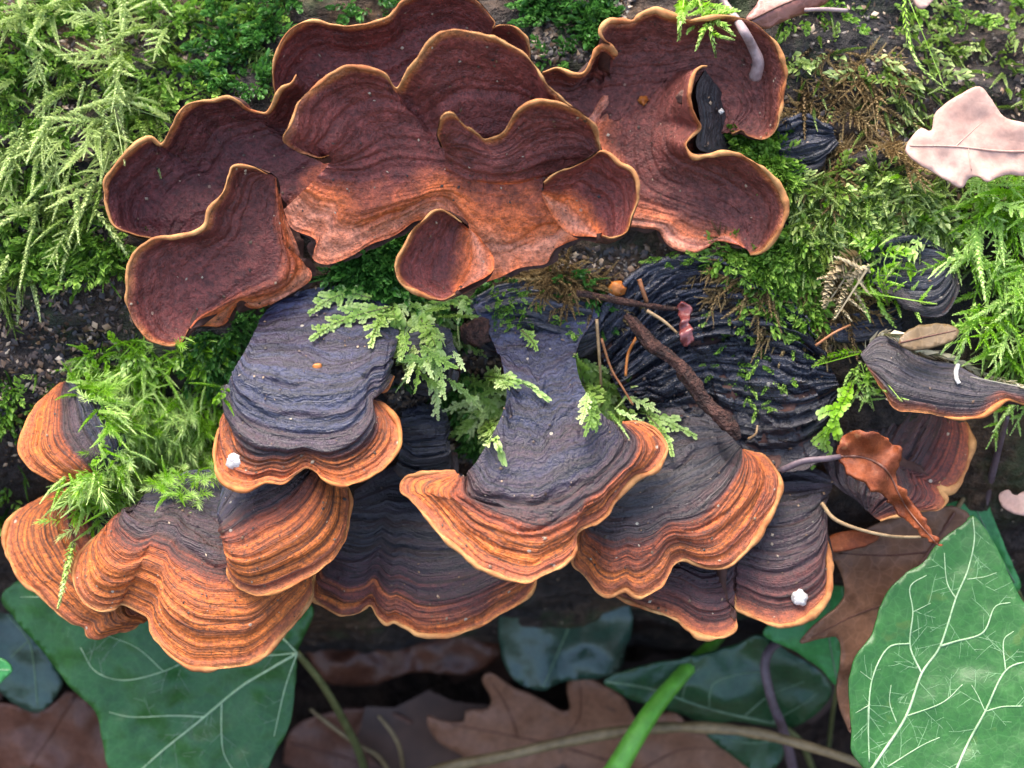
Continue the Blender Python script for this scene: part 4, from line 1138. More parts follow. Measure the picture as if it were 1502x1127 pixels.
laid('pine_needle', 'short orange needle pointing down above the twig', 'needle', [(935, 412, .03), (940, 428, .03), (946, 445, .03)], 0.0035, 0.003, M_needle)
laid('pine_needle', 'pale curved needle on the black bracket near the stick end', 'needle', [(1096, 644, .01), (1106, 636, .015), (1109, 624, .012)], 0.002, 0.0015, M_straw)
laid('pine_needle', 'reddish needle crossing the dead moss above the slate bracket', 'needle', [(1190, 508, .03), (1215, 490, .035), (1240, 478, .03)], 0.0022, 0.0016, M_needle)
laid('leaf_stalk', 'grey flattened leaf stalk lying across the slit bracket', 'stem', [(1036, -10, .05), (1060, 22, .045), (1082, 52, .04), (1098, 78, .035), (1107, 98, .03), (1104, 119, .02)], 0.0045, 0.0095, M_grey, sides=8)
laid('larva', 'tiny white larva on the slate dark bracket', 'larva', [(1403, 536, .006), (1400, 545, .007), (1401, 556, .007), (1405, 563, .006)], 0.0035, 0.003, M_white, sides=8)


def crumb(name, label, cat, px, py, r, mat, sq=0.5, seed=0.0, lift=0.0):
    h = hit(px, py)
    n_, m_ = 16, 10
    th, ph = np.meshgrid(np.linspace(0, 2 * np.pi, n_, endpoint=False), np.linspace(0, np.pi, m_), indexing='ij')
    d = np.stack([np.sin(ph) * np.cos(th), np.sin(ph) * np.sin(th), np.cos(ph)], -1)
    rr = 0.9 * r * (1 + 0.42 * fbm(d[..., 0] * 1.9 + seed, d[..., 1] * 1.9, d[..., 2] * 1.9 + seed, 2))
    q = h[0] + W * (r * sq * 0.5 + lift) + (rr * d[..., 0])[..., None] * U + (rr * d[..., 1])[..., None] * V + (rr * sq * d[..., 2])[..., None] * W
    f_ = []
    for i in range(n_):
        for j in range(m_ - 1):
            a, b = i, (i + 1) % n_
            f_.append((a * m_ + j, b * m_ + j, b * m_ + j + 1, a * m_ + j + 1))
    return tag(mesh_obj(name, q, f_, mat, None), label, cat)


crumb('chalk_crumb', 'white flake stuck on the orange flange of the domed bracket', 'crumb', 343, 677, 0.011, M_white, 0.4, 1)
crumb('chalk_crumb', 'grey white crumb on the notched dark bracket', 'crumb', 1171, 876, 0.012, M_white, 0.7, 2)
crumb('chalk_crumb', 'little white bead in the slit of the curled bracket', 'crumb', 1056, 166, 0.004, M_white, 0.8, 3, 0.01)
leaf('leaf_scrap', 'wet dark red scrap of leaf at the end of the dark twig', 'scrap', [(994, 452), (1003, 446), (1013, 455), (1010, 472), (1017, 486), (1013, 503), (1001, 507), (996, 490), (1000, 474)],
     on_w(0.035, 0.01, 3), M_redscrap, group=None, step=4, jit=2.0, seed=23)
crumb('leaf_scrap', 'wet orange scrap on the straw above the twig', 'scrap', 905, 425, 0.014, M_orangebit, 0.5, 6, 0.02)
crumb('wood_chip', 'orange speck on the domed black bracket', 'chip', 466, 538, 0.006, M_orangebit, 0.4, 7)
crumb('wood_chip', 'dark red wet wood chip beside the pale fronds in the middle', 'chip', 697, 490, 0.024, M_stick, 0.6, 8, 0.01)
crumb('fungus_bud', 'small orange pimple on the slit bracket near its middle', 'fungus', 943, 148, 0.007, M_orangebit, 0.8, 9)
crumb('fungus_bud', 'brown round wart on the slit bracket left of its curl', 'fungus', 1000, 143, 0.009, M_under, 0.6, 10)
crumb('bud_scale', 'reddish brown scale in the bright moss at left', 'scale', 184, 615, 0.011, M_redbit, 0.6, 11, 0.04)

# ------------------------------------------------------------------ moss
def feather(nodes=22, ll=0.17, lw=0.05, lean=50, ranks=3, droop=0.25, r=None):
    """a moss shoot along +X, length 1: kite shaped leaves in ranks round a stem"""
    r = r or random.Random(1)
    vs, fs, al = [], [], []

    def kite(b, d, sd, L_, w_, a):
        i = len(vs)
        vs.extend([b, b + d * L_ * 0.45 + sd * w_, b + d * L_, b + d * L_ * 0.45 - sd * w_])
        fs.append((i, i + 1, i + 2, i + 3))
        al.extend([a * 0.6, a * 0.8, min(1, a + 0.25), a * 0.8])
    for k in range(nodes):
        x = (k + 0.3) / nodes
        tp = (0.55 + 0.45 * math.sin(math.pi * min(1, 0.15 + x * 0.85))) * (1 - 0.35 * x)
        for q in range(ranks):
            ang = 2 * math.pi * q / ranks + k * 1.1 + r.uniform(-.4, .4)
            side = np.array([0, math.cos(ang), math.sin(ang) * 0.75])
            le = math.radians(lean * r.uniform(0.6, 1.25)) * (1 - 0.45 * x)
            d = np.array([math.cos(le), 0, 0]) + side * math.sin(le)
            sd = np.cross(d, side + np.array([0.0, 0.0, 0.01]))
            sd = sd / (np.linalg.norm(sd) + 1e-9)
            kite(np.array([x, 0, 0.0]), d, sd, ll * tp * r.uniform(.8, 1.2), lw * tp, x)
    # stem ribbon
    i = len(vs)
    vs.extend([np.array([0, -.008, 0]), np.array([0, .008, 0]), np.array([1, .004, 0]), np.array([1, -.004, 0])])
    fs.append((i, i + 1, i + 2, i + 3))
    al.extend([0, 0, .6, .6])
    return np.array(vs), np.array(fs), np.array(al)


def merge(parts):
    v, f_, a, n = [], [], [], 0
    for p, q, r_ in parts:
        v.append(p)
        f_.append(q + n)
        a.append(r_)
        n += len(p)
    return np.vstack(v), np.vstack(f_), np.concatenate(a)


def place1(proto, base, ang, L_, tilt=0.0):
    v, f_, a = proto
    c, s = math.cos(ang), math.sin(ang)
    q = v * L_
    q = np.stack([q[:, 0] * c - q[:, 1] * s, q[:, 0] * s + q[:, 1] * c, q[:, 2] + q[:, 0] * tilt], 1)
    return q + base, f_, a


def branched(nb=7, seed=1, ll=0.2, lw=0.055):
    """pinnate moss shoot"""
    r = random.Random(seed)
    parts = [feather(30, 0.085, 0.024, 50, 3, r=r)]
    for k in range(nb):
        x = 0.12 + 0.75 * k / nb
        sgn = 1 if k % 2 else -1
        pr = feather(13, ll * 1.15, lw * 1.1, 48, 3, r=r)
        parts.append(place1(pr, np.array([x, 0, 0]), sgn * math.radians(r.uniform(35, 60)), r.uniform(.22, .42) * (1.1 - 0.6 * x), r.uniform(-.2, .3)))
    return merge(parts)


def star(n=26, seed=1):
    """upright shoot with long narrow radiating leaves"""
    r = random.Random(seed)
    vs, fs, al = [], [], []
    for k in range(n):
        x = 0.15 + 0.6 * k / n
        ang = k * 2.4
        side = np.array([0, math.cos(ang), math.sin(ang)])
        le = math.radians(75 - 60 * k / n + r.uniform(-10, 10))
        d = np.array([math.cos(le), 0, 0]) + side * math.sin(le)
        sd = np.cross(d, side + 1e-3)
        sd /= np.linalg.norm(sd)
        L_ = 0.42 * r.uniform(.6, 1.1) * (1 - 0.2 * k / n)
        b = np.array([x, 0, 0])
        i = len(vs)
        vs.extend([b, b + d * L_ * .35 + sd * .019, b + d * L_, b + d * L_ * .35 - sd * .019])
        fs.append((i, i + 1, i + 2, i + 3))
        al.extend([.1, .5, 1, .5])
    return np.array(vs), np.array(fs), np.array(al)


def leafy(n=12, seed=1, L0=0.25):
    """short shoot with broad blunt leaves"""
    r = random.Random(seed)
    vs, fs, al = [], [], []
    for k in range(n):
        x = 0.1 + 0.8 * k / n
        ang = k * 2.4 + r.uniform(-.3, .3)
        side = np.array([0, math.cos(ang), math.sin(ang)])
        le = math.radians(65 - 40 * k / n)
        d = np.array([math.cos(le), 0, 0]) + side * math.sin(le)
        sd = np.cross(d, side + 1e-3)
        sd /= np.linalg.norm(sd)
        up = np.cross(sd, d)
        L_ = L0 * r.uniform(.7, 1.15)
        b = np.array([x, 0, 0])
        i = len(vs)
        w_ = L_ * 0.34
        vs.extend([b, b + d * L_ * .5 + sd * w_ + up * .03, b + d * L_ * .9 + sd * w_ * .45 - up * .02, b + d * L_ - up * .06, b + d * L_ * .9 - sd * w_ * .45 - up * .02, b + d * L_ * .5 - sd * w_ + up * .03])
        fs.extend([(i, i + 1, i + 2, i + 3), (i, i + 3, i + 4, i + 5)])
        al.extend([.1, .5, .8, 1, .8, .5])
    return np.array(vs), np.array(fs), np.array(al)


def liver(nodes=18, seed=1, branches=3):
    """flat frond with two rows of round overlapping lobes"""
    r = random.Random(seed)

    def flat(nodes, sc_=1.0):
        vs, fs, al = [], [], []
        for k in range(nodes):
            x = (k + .2) / nodes
            tp = (1 - 0.35 * x) * min(1, 0.5 + 3 * x)
            for sgn in (-1, 1):
                L_ = 0.060 * tp * sc_ * r.uniform(.6, 1.35)
                le = math.radians(r.uniform(40, 95) * (1 - .5 * x ** 3))
                d = np.array([math.cos(le), sgn * math.sin(le), r.uniform(-.3, .6)])
                sd = np.array([-d[1], d[0], 0]) * sgn
                sd /= np.linalg.norm(sd)
                up = np.array([0, 0, 1.0])
                b = np.array([x, 0, 0.012])
                i = len(vs)
                w_ = L_ * 0.55
                vs.extend([b, b + d * L_ * .5 + sd * w_ + up * .01, b + d * L_ * .95 + sd * w_ * .5 - up * .01, b + d * L_ * 1.02 - up * .015, b + d * L_ * .9 - sd * w_ * .5, b + d * L_ * .45 - sd * w_ * .7 + up * .012])
                fs.extend([(i, i + 1, i + 2, i + 3), (i, i + 3, i + 4, i + 5)])
                al.extend([x * .5, x * .7 + .1, x, x + .1, x, x * .7])
        return np.array(vs), np.array(fs), np.array(al)
    parts = [flat(nodes)]
    for k in range(branches):
        x = 0.12 + 0.7 * k / max(1, branches)
        L_ = r.uniform(.10, .26) * (1.1 - .4 * x)
        parts.append(place1(flat(max(4, int(nodes * L_ * 1.2)), 1.0 / L_), np.array([x, 0, 0.0]), (1 if k % 2 else -1) * math.radians(r.uniform(30, 55)), L_, 0.05))
    return merge(parts)


PRO = {
    'feather': [feather(34, .125, .030, 52, 3, r=random.Random(i)) for i in range(6)],
    'branch': [branched(8, i) for i in range(5)],
    'star': [star(34, i) for i in range(6)],
    'leafy': [leafy(13, i) for i in range(5)],
    'liver': [liver(44, i, 7) for i in range(8)],
}
DOWN = np.array([0, 0, -1.0])


def scatter(items):
    """items: (proto, root, dir, normal, length, tint, bend) -> one mesh's arrays"""
    by = {}
    for it in items:
        by.setdefault(id(it[0]), [it[0], []])[1].append(it[1:])
    V_, F_, T_, A_, n = [], [], [], [], 0
    for pr, lst in by.values():
        v, f_, a = pr
        root = np.array([l[0] for l in lst])
        d = np.array([l[1] for l in lst])
        d /= np.linalg.norm(d, axis=1, keepdims=True)
        nn = np.array([l[2] for l in lst])
        side = np.cross(nn, d)
        side /= np.linalg.norm(side, axis=1, keepdims=True) + 1e-9
        nn = np.cross(d, side)
        L_ = np.array([l[3] for l in lst])[:, None, None]
        ti = np.array([l[4] for l in lst])
        be = np.array([l[5] for l in lst])[:, None, None]
        sw = rng.uniform(-.3, .3, (len(lst), 1, 1))
        q = v[None, :, 0:1] * d[:, None] + v[None, :, 1:2] * side[:, None] + v[None, :, 2:3] * nn[:, None]
        x2 = np.clip(v[None, :, 0:1], 0, 1.2) ** 2
        q = q + x2 * be * DOWN + x2 * sw * side[:, None]
        q = root[:, None] + q * L_
        V_.append(q.reshape(-1, 3))
        F_.append((f_[None] + (np.arange(len(lst)) * len(v))[:, None, None]).reshape(-1, 4) + n)
        T_.append(np.repeat(ti, len(v)))
        A_.append(np.tile(a, len(lst)))
        n += len(lst) * len(v)
    return np.vstack(V_), np.vstack(F_), np.concatenate(T_), np.concatenate(A_)


def mossmat(polys, n, kinds, length, tint, aim, spread=40, lift=0.15, bend=0.3, clump=0.0, cs=70.0, seed=0, depth=0.0, log_only=False):
    """shoots rooted on the surfaces inside picture polygons; aim = angle in the image plane (0 right, 90 up)"""
    r = random.Random(seed)
    out = []
    for poly in polys:
        xs, ys = [p[0] for p in poly], [p[1] for p in poly]
        k = tries = 0
        while k < n and tries < n * 8:
            tries += 1
            x, y = r.uniform(min(xs), max(xs)), r.uniform(min(ys), max(ys))
            if not in_poly(x, y, poly):
                continue
            cl = float(fbm(x / cs, y / cs, seed + .3, 2))
            if cl < clump - 0.6 + r.uniform(-.25, .25):
                continue
            h = hit(x, y, log_only)
            if h is None:
                continue
            k += 1
            p, nn = h
            a = math.radians(aim + r.gauss(0, spread))
            d = U * math.cos(a) + V * math.sin(a)
            d = d - nn * np.dot(d, nn)
            d = d / (np.linalg.norm(d) + 1e-9) + nn * max(0.02, r.gauss(lift, lift * .5))
            out.append((r.choice(PRO[r.choice(kinds)]), p + nn * depth * r.random(), d, nn, r.uniform(*length), min(1, max(0, r.gauss(tint, .27) + .25 * cl)), bend * r.uniform(.4, 1.3)))
    return out


def moss_obj(name, items, mat, label, cat, kind='stuff', group=None):
    v, f_, t_, a_ = scatter(items)
    o = mesh_obj(name, v, f_, mat, None, {'tint': t_, 'along': a_}, smooth=False)
    return tag(o, label, cat, group, kind)


MM_pale = mat_moss('moss_pale', (0.030, 0.055, 0.008), (0.175, 0.28, 0.035), (0.62, 0.72, 0.30))
MM_green = mat_moss('moss_green', (0.025, 0.065, 0.008), (0.125, 0.27, 0.022), (0.38, 0.58, 0.11))
MM_bright = mat_moss('moss_bright', (0.06, 0.15, 0.008), (0.27, 0.53, 0.018), (0.72, 0.88, 0.34))
MM_dark = mat_moss('moss_dark', (0.012, 0.045, 0.010), (0.045, 0.15, 0.022), (0.14, 0.34, 0.07), 0.3)
MM_blue = mat_moss('moss_blue', (0.10, 0.20, 0.025), (0.32, 0.50, 0.10), (0.74, 0.84, 0.40))
MM_bleach = mat_moss('moss_bleached', (0.30, 0.22, 0.11), (0.55, 0.45, 0.27), (0.78, 0.72, 0.52), 0.6, 0.2)
MM_dead = mat_moss('moss_dead', (0.075, 0.045, 0.018), (0.22, 0.14, 0.055), (0.42, 0.30, 0.13), 0.6, 0.2)

# upper left
UL = [[(-500, -220), (420, -220), (430, 30), (400, 60), (400, 140), (270, 145), (200, 205), (150, 270), (155, 330), (120, 430), (20, 440), (-500, 520)]]
moss_obj('moss_carpet', mossmat(UL, 800, ['feather', 'branch', 'feather'], (.03, .07), .36, 250, 85, .45, .2, clump=.5, cs=45, seed=1, log_only=True)
         + mossmat([[(-10, -10), (260, -10), (260, 200), (150, 330), (-10, 420)]], 150, ['branch', 'feather', 'feather'], (.05, .10), .85, 240, 45, .4, .25, clump=.45, seed=2, depth=.05, log_only=True), MM_pale,
         'pale feathery moss carpet at the upper left around the brown brackets', 'moss')
moss_obj('moss_understorey', mossmat(UL + [[(-20, -20), (430, -20), (270, 150), (150, 280), (120, 420), (-20, 400)], [(-500, 380), (190, 340), (190, 400), (-500, 440)], [(-500, 560), (80, 545), (0, 830), (-500, 830)]], 520, ['leafy', 'leafy', 'feather'], (.025, .055), .4, 260, 70, .6, .1, clump=.5, seed=3, log_only=True), MM_green,
         'short olive green moss below the pale fronds on the left', 'moss')
# top middle, dark and glossy
moss_obj('moss_cushion', mossmat([[(330, -150), (600, -150), (580, 10), (440, 30), (400, 130), (300, 140)], [(760, -160), (960, -160), (890, 30), (870, 90), (800, 100), (770, 40)], [(560, 340), (620, 330), (590, 420), (500, 400)]], 520, ['leafy'], (.03, .055), .45, 270, 80, .8, 0.0, clump=.5, cs=40, seed=4, log_only=True), MM_dark,
         'dark glossy moss cushions between the upper brackets along the top', 'moss')
# left, between the rows
LM = [[(90, 540), (170, 485), (230, 500), (330, 480), (335, 560), (318, 640), (230, 690), (130, 760), (115, 740), (150, 680), (120, 600)]]
moss_obj('moss_tuft', mossmat(LM, 620, ['feather', 'leafy', 'feather', 'star'], (.022, .05), .5, 250, 70, .5, .15, clump=.35, cs=40, seed=5), MM_bright,
         'mixed green moss between the left brackets', 'moss')
moss_obj('moss_star_tuft', mossmat([[(200, 580), (300, 580), (318, 640), (300, 690), (240, 690), (210, 670), (180, 640)]], 190, ['star', 'star', 'feather'], (.03, .052), .7, 265, 60, .9, .1, seed=6, depth=.03)
         + mossmat([[(100, 570), (150, 560), (220, 600), (210, 650), (150, 630)]], 60, ['feather', 'star'], (.04, .07), .75, 330, 50, .6, .1, seed=7, depth=.03)
         + mossmat([[(130, 680), (190, 680), (175, 740), (140, 775), (115, 750)]], 80, ['feather', 'star'], (.04, .07), .75, 240, 40, .6, .2, seed=8, depth=.03), MM_bright,
         'vivid yellow green starry moss tufts over the left brackets', 'moss')
moss_obj('moss_star_drape', mossmat([[(205, 650), (312, 640), (312, 735), (255, 745), (215, 705)]], 90, ['star', 'star', 'feather'], (.03, .052), .7, 270, 55, .6, .2, seed=31, depth=.02), MM_bright,
         'yellow green starry moss draped over the black base of the lowest bracket', 'moss')
moss_obj('moss_ledge', mossmat([[(95, 690), (190, 655), (200, 720), (150, 790), (108, 785)], [(120, 560), (210, 520), (300, 540), (330, 600), (250, 620), (140, 620)]], 110, ['feather', 'star', 'feather'], (.03, .055), .8, 250, 60, .6, .2, seed=33, depth=.03), MM_bright,
         'pale tipped yellow green moss on the ledge between the left brackets', 'moss')
# middle
moss_obj('moss_middle', mossmat([[(575, 560), (700, 540), (740, 560), (740, 660), (700, 680), (660, 600), (590, 600)], [(490, 380), (600, 360), (690, 440), (680, 520), (660, 450), (480, 420)], [(280, 485), (345, 455), (400, 445), (330, 560), (300, 560)], [(515, 715), (545, 710), (540, 760), (515, 760)], [(690, 420), (870, 400), (880, 480), (760, 440)]], 150, ['leafy', 'feather'], (.025, .05), .45, 270, 70, .8, .1, clump=.3, cs=40, seed=9, log_only=True), MM_dark,
         'small dark green moss in the gaps between the middle brackets', 'moss')
moss_obj('frond_mat', mossmat([[(545, 430), (620, 435), (690, 440), (670, 540), (640, 560), (590, 540), (555, 480)], [(840, 510), (870, 540), (940, 600), (900, 620), (860, 615), (845, 560)], [(690, 540), (745, 560), (745, 650), (715, 640), (690, 590)]], 46, ['liver', 'liver', 'feather'], (.03, .075), .65, 270, 55, .4, .15, seed=21, depth=.03), MM_blue,
         'crowded pale frilly fronds draped between the middle brackets', 'moss')
moss_obj('moss_film', mossmat([[(1020, 470), (1160, 430), (1190, 520), (1120, 620), (1040, 560)], [(930, 380), (1080, 370), (1160, 420), (1080, 400)], [(700, 430), (840, 420), (850, 500), (730, 480)]], 70, ['leafy'], (.012, .026), .5, 260, 80, .5, .1, clump=.4, cs=30, seed=35), MM_green,
         'thin film of tiny green moss on the black crust', 'moss')
# right
RT = [[(1150, 30), (1502, -10), (1900, -200), (1900, 560), (1450, 540), (1400, 470), (1300, 330), (1200, 330), (1160, 180)], [(1150, 230), (1330, 250), (1420, 360), (1300, 350), (1180, 380)]]
moss_obj('moss_thicket', mossmat(RT, 1000, ['feather', 'leafy', 'feather'], (.025, .06), .5, 260, 80, .5, .2, clump=.2, cs=60, seed=10, log_only=True), MM_pale,
         'yellowish moss thicket over the upper right of the log', 'moss')
moss_obj('moss_fringe', mossmat([[(1400, 270), (1700, 230), (1700, 580), (1500, 560), (1440, 530), (1400, 460)]], 330, ['branch', 'feather'], (.06, .11), .72, 250, 60, .6, .25, clump=.2, seed=11, depth=.05)
         + mossmat([[(1180, 270), (1320, 250), (1420, 330), (1300, 400), (1200, 380)]], 90, ['leafy', 'feather'], (.03, .06), .6, 260, 60, .6, .2, seed=12), MM_bright,
         'lush light green moss along the right edge', 'moss')
moss_obj('moss_patch', mossmat([[(960, -200), (1900, -260), (1900, 60), (1500, 40), (1380, 60), (1150, 40)], [(1090, 200), (1150, 210), (1145, 290), (1100, 240)], [(1050, 370), (1180, 340), (1200, 470), (1160, 480), (1090, 430)]], 600, ['leafy', 'leafy', 'feather'], (.025, .05), .5, 260, 70, .7, .1, clump=.25, cs=40, seed=13, log_only=True), MM_green,
         'green leafy moss patches behind the slit bracket and along the top right', 'moss')
moss_obj('dead_moss', mossmat([[(1160, 60), (1320, 80), (1340, 250), (1230, 470), (1150, 460), (1170, 260)], [(1190, 390), (1260, 370), (1255, 470), (1200, 480)], [(790, 395), (860, 380), (900, 420), (850, 440)], [(1040, 380), (1180, 380), (1180, 480), (1100, 450)]], 190, ['feather', 'branch'], (.035, .09), .6, 255, 50, .15, .15, clump=.15, seed=14, log_only=True), MM_dead,
         'dry tan dead moss strands on the upper right of the log', 'moss')


def frond(label, path, mat, kind='liver', lift=0.012, width=1.0, cat='moss', name='moss_frond', tint=.6, n=1, proto_seed=0, group='single moss fronds'):
    """one frond whose stem follows a picture path over the surfaces"""
    q = crom(on(path, lift), 8)
    seg = np.linalg.norm(np.diff(q, axis=0), axis=1)
    s = np.concatenate([[0], np.cumsum(seg)])
    L_ = s[-1]
    pr = PRO[kind][proto_seed % len(PRO[kind])]
    v, f_, a = pr
    x = np.clip(v[:, 0], 0, 1.0) * L_
    ex = (v[:, 0] - np.clip(v[:, 0], 0, 1.0)) * L_
    c = np.stack([np.interp(x, s, q[:, k]) for k in range(3)], 1)
    c2 = np.stack([np.interp(np.minimum(x + .004, L_), s, q[:, k]) for k in range(3)], 1)
    c1 = np.stack([np.interp(np.maximum(x - .004, 0), s, q[:, k]) for k in range(3)], 1)
    tn = c2 - c1
    tn /= np.linalg.norm(tn, axis=1, keepdims=True) + 1e-9
    sd = np.cross(W, tn)
    sd /= np.linalg.norm(sd, axis=1, keepdims=True) + 1e-9
    up = np.cross(tn, sd)
    wd = width * 0.11
    q2 = c + tn * ex[:, None] + sd * (v[:, 1] * wd)[:, None] + up * (v[:, 2] * wd)[:, None]
    tv = np.full(len(v), tint) + .15 * vnoise(v[:, 0] * 9, v[:, 1] * 9)
    t_ = thing(name, q[0], label, cat, group)
    mesh_obj('foliage', q2, f_, mat, t_, {'tint': tv, 'along': a}, smooth=False)
    st = tube('stalk', q[::3], np.linspace(.0022, .0012, len(q[::3])), M_olivestem, t_, 5)
    return t_


frond('pale frond reaching left over the top of the domed black bracket', [(545, 438), (515, 432), (485, 440), (455, 462)], MM_blue, proto_seed=0)
frond('second pale frond on the domed bracket, below the topmost one', [(570, 452), (530, 462), (495, 475), (458, 498)], MM_blue, proto_seed=1)
frond('pale frond hanging at the right shoulder of the domed bracket', [(570, 445), (560, 470), (550, 490), (545, 510)], MM_blue, proto_seed=2)
frond('broad pale frond fan hanging beside the domed bracket', [(575, 440), (582, 475), (590, 510), (600, 550)], MM_blue, proto_seed=3, width=1.4)
frond('longest pale frond over the small buried black bracket', [(600, 445), (625, 480), (640, 515), (632, 568)], MM_blue, proto_seed=4, width=1.2)
frond('greenish frond curving right of the longest pale frond', [(610, 445), (640, 460), (660, 490), (665, 540)], MM_blue, proto_seed=5, tint=.45)
frond('pale frond pointing right from the top of the fan', [(620, 450), (650, 445), (675, 438), (692, 445)], MM_blue, proto_seed=0, tint=.4)
frond('mossy frond dangling above the orange lip, left of the black neck', [(700, 580), (715, 615), (728, 645), (738, 675)], MM_blue, proto_seed=1, width=1.2)
frond('dry tipped frond crossing the black neck from the left', [(712, 552), (745, 556), (775, 565), (802, 585)], MM_blue, proto_seed=2)
frond('frond bunch along the right side of the black neck', [(842, 520), (855, 560), (865, 600), (870, 628)], MM_blue, proto_seed=3, width=1.5, tint=.45)
frond('green frond beside the black neck next to the needles', [(850, 525), (878, 560), (900, 590), (930, 610)], MM_blue, proto_seed=4, width=1.3, tint=.45)
frond('frond lying over the lip edge toward the stick', [(915, 595), (955, 610), (990, 625), (1020, 640)], MM_blue, proto_seed=5)
frond('short frond hanging onto the two lobed orange bracket', [(950, 610), (968, 630), (980, 650), (985, 668)], MM_blue, proto_seed=1, width=.8)
frond('tiny green sprig on the black neck near its top', [(765, 485), (775, 495), (783, 505), (787, 515)], MM_blue, proto_seed=2, width=.7, tint=.4)
frond('yellow green frond arching left from the slate dark bracket', [(1258, 518), (1235, 518), (1210, 524), (1186, 538)], MM_bright, 'feather', .03, 1.0, tint=.5)
frond('pale frond hanging from the corner of the slate dark bracket', [(1262, 525), (1270, 550), (1290, 570), (1314, 588)], MM_bright, 'branch', .03, 1.1, tint=.75)
frond('frond drooping straight down below the slate bracket corner', [(1255, 530), (1250, 555), (1262, 580), (1275, 602)], MM_bright, 'branch', .03, 1.1, proto_seed=1, tint=.75)
frond('long frond trailing down to the purple leaf petiole', [(1245, 560), (1225, 600), (1205, 640), (1185, 685)], MM_bright, 'liver', .025, 1.2, proto_seed=3, tint=.6)
frond('fresh green frond in front of the old slate bracket', [(1225, 425), (1275, 432), (1310, 442), (1365, 448)], MM_bright, 'branch', .03, 1.3, proto_seed=2, tint=.65)
frond('upright green frond rising over the old slate bracket', [(1295, 450), (1288, 420), (1300, 400), (1315, 385)], MM_bright, 'branch', .03, .9, proto_seed=3, tint=.55)
frond('bright moss sprig hanging from the top edge over the slit bracket', [(1010, -15), (1022, 20), (1035, 55), (1043, 96)], MM_bright, 'branch', .05, 1.5, proto_seed=1, tint=.7)
frond('smaller bright sprig left of the hanging one on the slit bracket', [(1000, -10), (996, 20), (992, 45), (990, 70)], MM_bright, 'feather', .05, 1.3, proto_seed=1, tint=.65)
frond('slender green sprig hanging on the brown humus at the upper right', [(1318, -10), (1322, 50), (1338, 100), (1378, 138)], MM_bright, 'feather', .03, .75, proto_seed=2, tint=.65)
frond('pale shoot poking out of the moss at the lower left bracket', [(118, 790), (110, 820), (102, 855), (95, 888)], MM_bright, 'feather', .03, 1.0, proto_seed=3, tint=.9)
frond('bleached strand lying along the top of the slate dark bracket', [(1262, 522), (1285, 494), (1315, 496), (1340, 516), (1375, 522), (1405, 534), (1440, 552), (1502, 570)], MM_bleach, 'feather', .022, 1.5, proto_seed=0, tint=.9)
frond('tan dead moss tuft hanging beside the old slate bracket', [(1262, 395), (1240, 410), (1225, 435), (1212, 472)], MM_bleach, 'branch', .05, 1.9, proto_seed=4, tint=.35)
frond('shorter tan dead moss tuft over the hanging one', [(1250, 380), (1222, 395), (1205, 420), (1198, 455)], MM_bleach, 'feather', .05, 2.2, proto_seed=3, tint=.2)
frond('white tipped strand hanging over the rim of the dished brown bracket', [(178, 165), (188, 190), (196, 215), (194, 248)], MM_pale, 'feather', .04, .6, proto_seed=1, tint=1.0)

# ------------------------------------------------------------------ crumbs of bark and humus on the log, leaf litter on the soil
def flakes(polys, n, size, seed):
    r = random.Random(seed)
    vs, fs, tn = [], [], []
    for poly in polys:
        xs, ys = [p[0] for p in poly], [p[1] for p in poly]
        k = 0
        while k < n:
            x, y = r.uniform(min(xs), max(xs)), r.uniform(min(ys), max(ys))
            k += 1
            if not in_poly(x, y, poly):
                continue
            h = hit(x, y, True)
            if h is None:
                continue
            p, nn = h
            a = np.cross(nn, [r.gauss(0, 1), r.gauss(0, 1), r.gauss(0, 1)])
            a /= np.linalg.norm(a)
            b = np.cross(nn, a)
            s = r.uniform(*size)
            e = r.uniform(.25, .8)
            c = p + nn * s * .3
            tl = r.uniform(-.5, .5)
            i = len(vs)
            vs.extend([c + (a + nn * tl) * s, c + b * s * e + nn * s * r.uniform(-.2, .3), c - (a + nn * tl) * s, c - b * s * e, c + nn * s * .35])
            fs.extend([(i, i + 1, i + 4), (i + 1, i + 2, i + 4), (i + 2, i + 3, i + 4), (i + 3, i, i + 4)])
            tn.extend([r.random() ** 1.9] * 5)
    return np.array(vs), np.array(fs), np.array(tn)


m, nt, bs = newmat('humus_crumbs')
c = ramp(nt, att(nt, 'tint'), [(0.0, (0.012, 0.008, 0.007)), (0.5, (0.06, 0.032, 0.018)), (0.8, (0.17, 0.095, 0.045)), (1.0, (0.50, 0.38, 0.26))])
c = mix(nt, 0.6, c, ramp(nt, noise(nt, geo_pos(nt), 70.0, 3.0), [(0.3, 0.5), (0.7, 1.5)]), 'MULTIPLY')
setc(nt, bs, c, 0.45, 0.5)
v, f_, t_ = flakes([[(-500, 300), (200, 250), (200, 640), (-500, 800)], [(-20, -20), (420, -20), (260, 160), (150, 300), (120, 600), (-20, 620)], [(1150, -200), (1900, -200), (1900, 330), (1150, 330)], [(760, -150), (1000, -150), (890, 90), (780, 90)], [(780, 370), (1200, 340), (1240, 480), (1150, 640), (900, 480)], [(560, 560), (760, 420), (740, 680), (600, 700)]], 4200, (.002, .0075), 5)
tag(mesh_obj('humus_debris', v, f_, m, None, {'tint': t_}, smooth=False), 'brown crumbs of bark and humus strewn over the log', 'debris', kind='stuff')



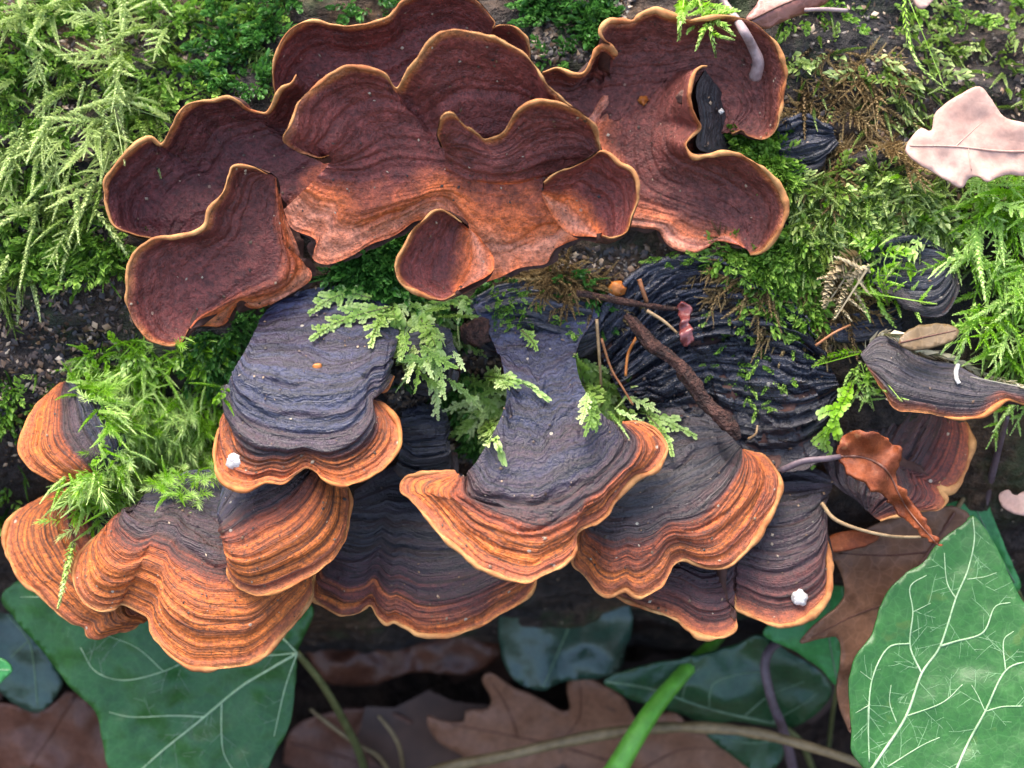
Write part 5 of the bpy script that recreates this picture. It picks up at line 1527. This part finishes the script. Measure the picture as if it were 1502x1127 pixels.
def specks(n, size, seed):
    r = random.Random(seed)
    vs, fs, tn = [], [], []
    for k in range(n):
        x, y = r.uniform(-60, 1560), r.uniform(-40, 960)
        if float(fbm(x / 90, y / 90, 3.3, 2)) < r.uniform(-.9, .5):
            continue
        h = hit(x, y)
        if h is None:
            continue
        p, nn = h
        a = np.cross(nn, [r.gauss(0, 1), r.gauss(0, 1), r.gauss(0, 1)])
        a /= np.linalg.norm(a)
        b = np.cross(nn, a)
        s = r.uniform(*size) * r.uniform(.5, 1.2)
        e = r.uniform(.3, .9)
        c = p + nn * 0.002
        i = len(vs)
        vs.extend([c + a * s, c + b * s * e, c - a * s, c - b * s * e, c + nn * s * .7])
        fs.extend([(i, i + 1, i + 4), (i + 1, i + 2, i + 4), (i + 2, i + 3, i + 4), (i + 3, i, i + 4)])
        tn.extend([r.random() ** .7] * 5)
    return np.array(vs), np.array(fs), np.array(tn)


v, f_, t_ = specks(2600, (.0012, .0034), 8)
tag(mesh_obj('dust_specks', v, f_, m, None, {'tint': t_}, smooth=False), 'tiny pale and dark crumbs dusting the fungi', 'debris', kind='stuff')

lv, lf, lt = [], [], []
r_ = random.Random(9)
for k in range(260):
    x, y = r_.uniform(-2.6, 2.6), r_.uniform(-2.2, 0.9)
    L_, a0 = r_.uniform(.18, .42), r_.uniform(0, 6.28)
    z = r_.uniform(-0.01, .03)
    e1 = np.array([math.cos(a0), math.sin(a0), r_.uniform(-.25, .25)])
    e2 = np.array([-math.sin(a0), math.cos(a0), r_.uniform(-.35, .35)])
    cu = r_.uniform(-.5, .6)
    i = len(lv)
    nn_ = 8
    for j in range(nn_ + 1):
        t = j / nn_
        wd = L_ * .28 * math.sin(math.pi * min(1, t * .93 + .05)) ** .8 * (1 + .22 * math.sin(t * 22 + k))
        c0 = np.array([x, y, z + .03]) + e1 * L_ * (t - .5) + np.array([0, 0, cu * L_ * (t - .5) ** 2])
        lv.extend([c0 - e2 * wd + np.array([0, 0, .03 * cu]), c0, c0 + e2 * wd + np.array([0, 0, .03 * cu])])
        lt.extend([k % 7 / 7] * 3)
    for j in range(nn_):
        b = i + j * 3
        lf.extend([(b, b + 1, b + 4, b + 3), (b + 1, b + 2, b + 5, b + 4)])
m, nt, bs = newmat('leaf_litter')
c = ramp(nt, att(nt, 'tint'), [(0.0, (0.035, 0.018, 0.012)), (0.5, (0.09, 0.043, 0.027)), (1.0, (0.16, 0.085, 0.05))])
c = mix(nt, 0.7, c, ramp(nt, noise(nt, geo_pos(nt), 14.0, 4.0), [(0.3, 0.4), (0.7, 1.5)]), 'MULTIPLY')
setc(nt, bs, c, 0.5, 0.45)
tag(mesh_obj('leaf_litter', np.array(lv), np.array(lf), m, None, {'tint': lt}), 'dim brown leaf litter covering the soil below the log', 'litter', kind='stuff')
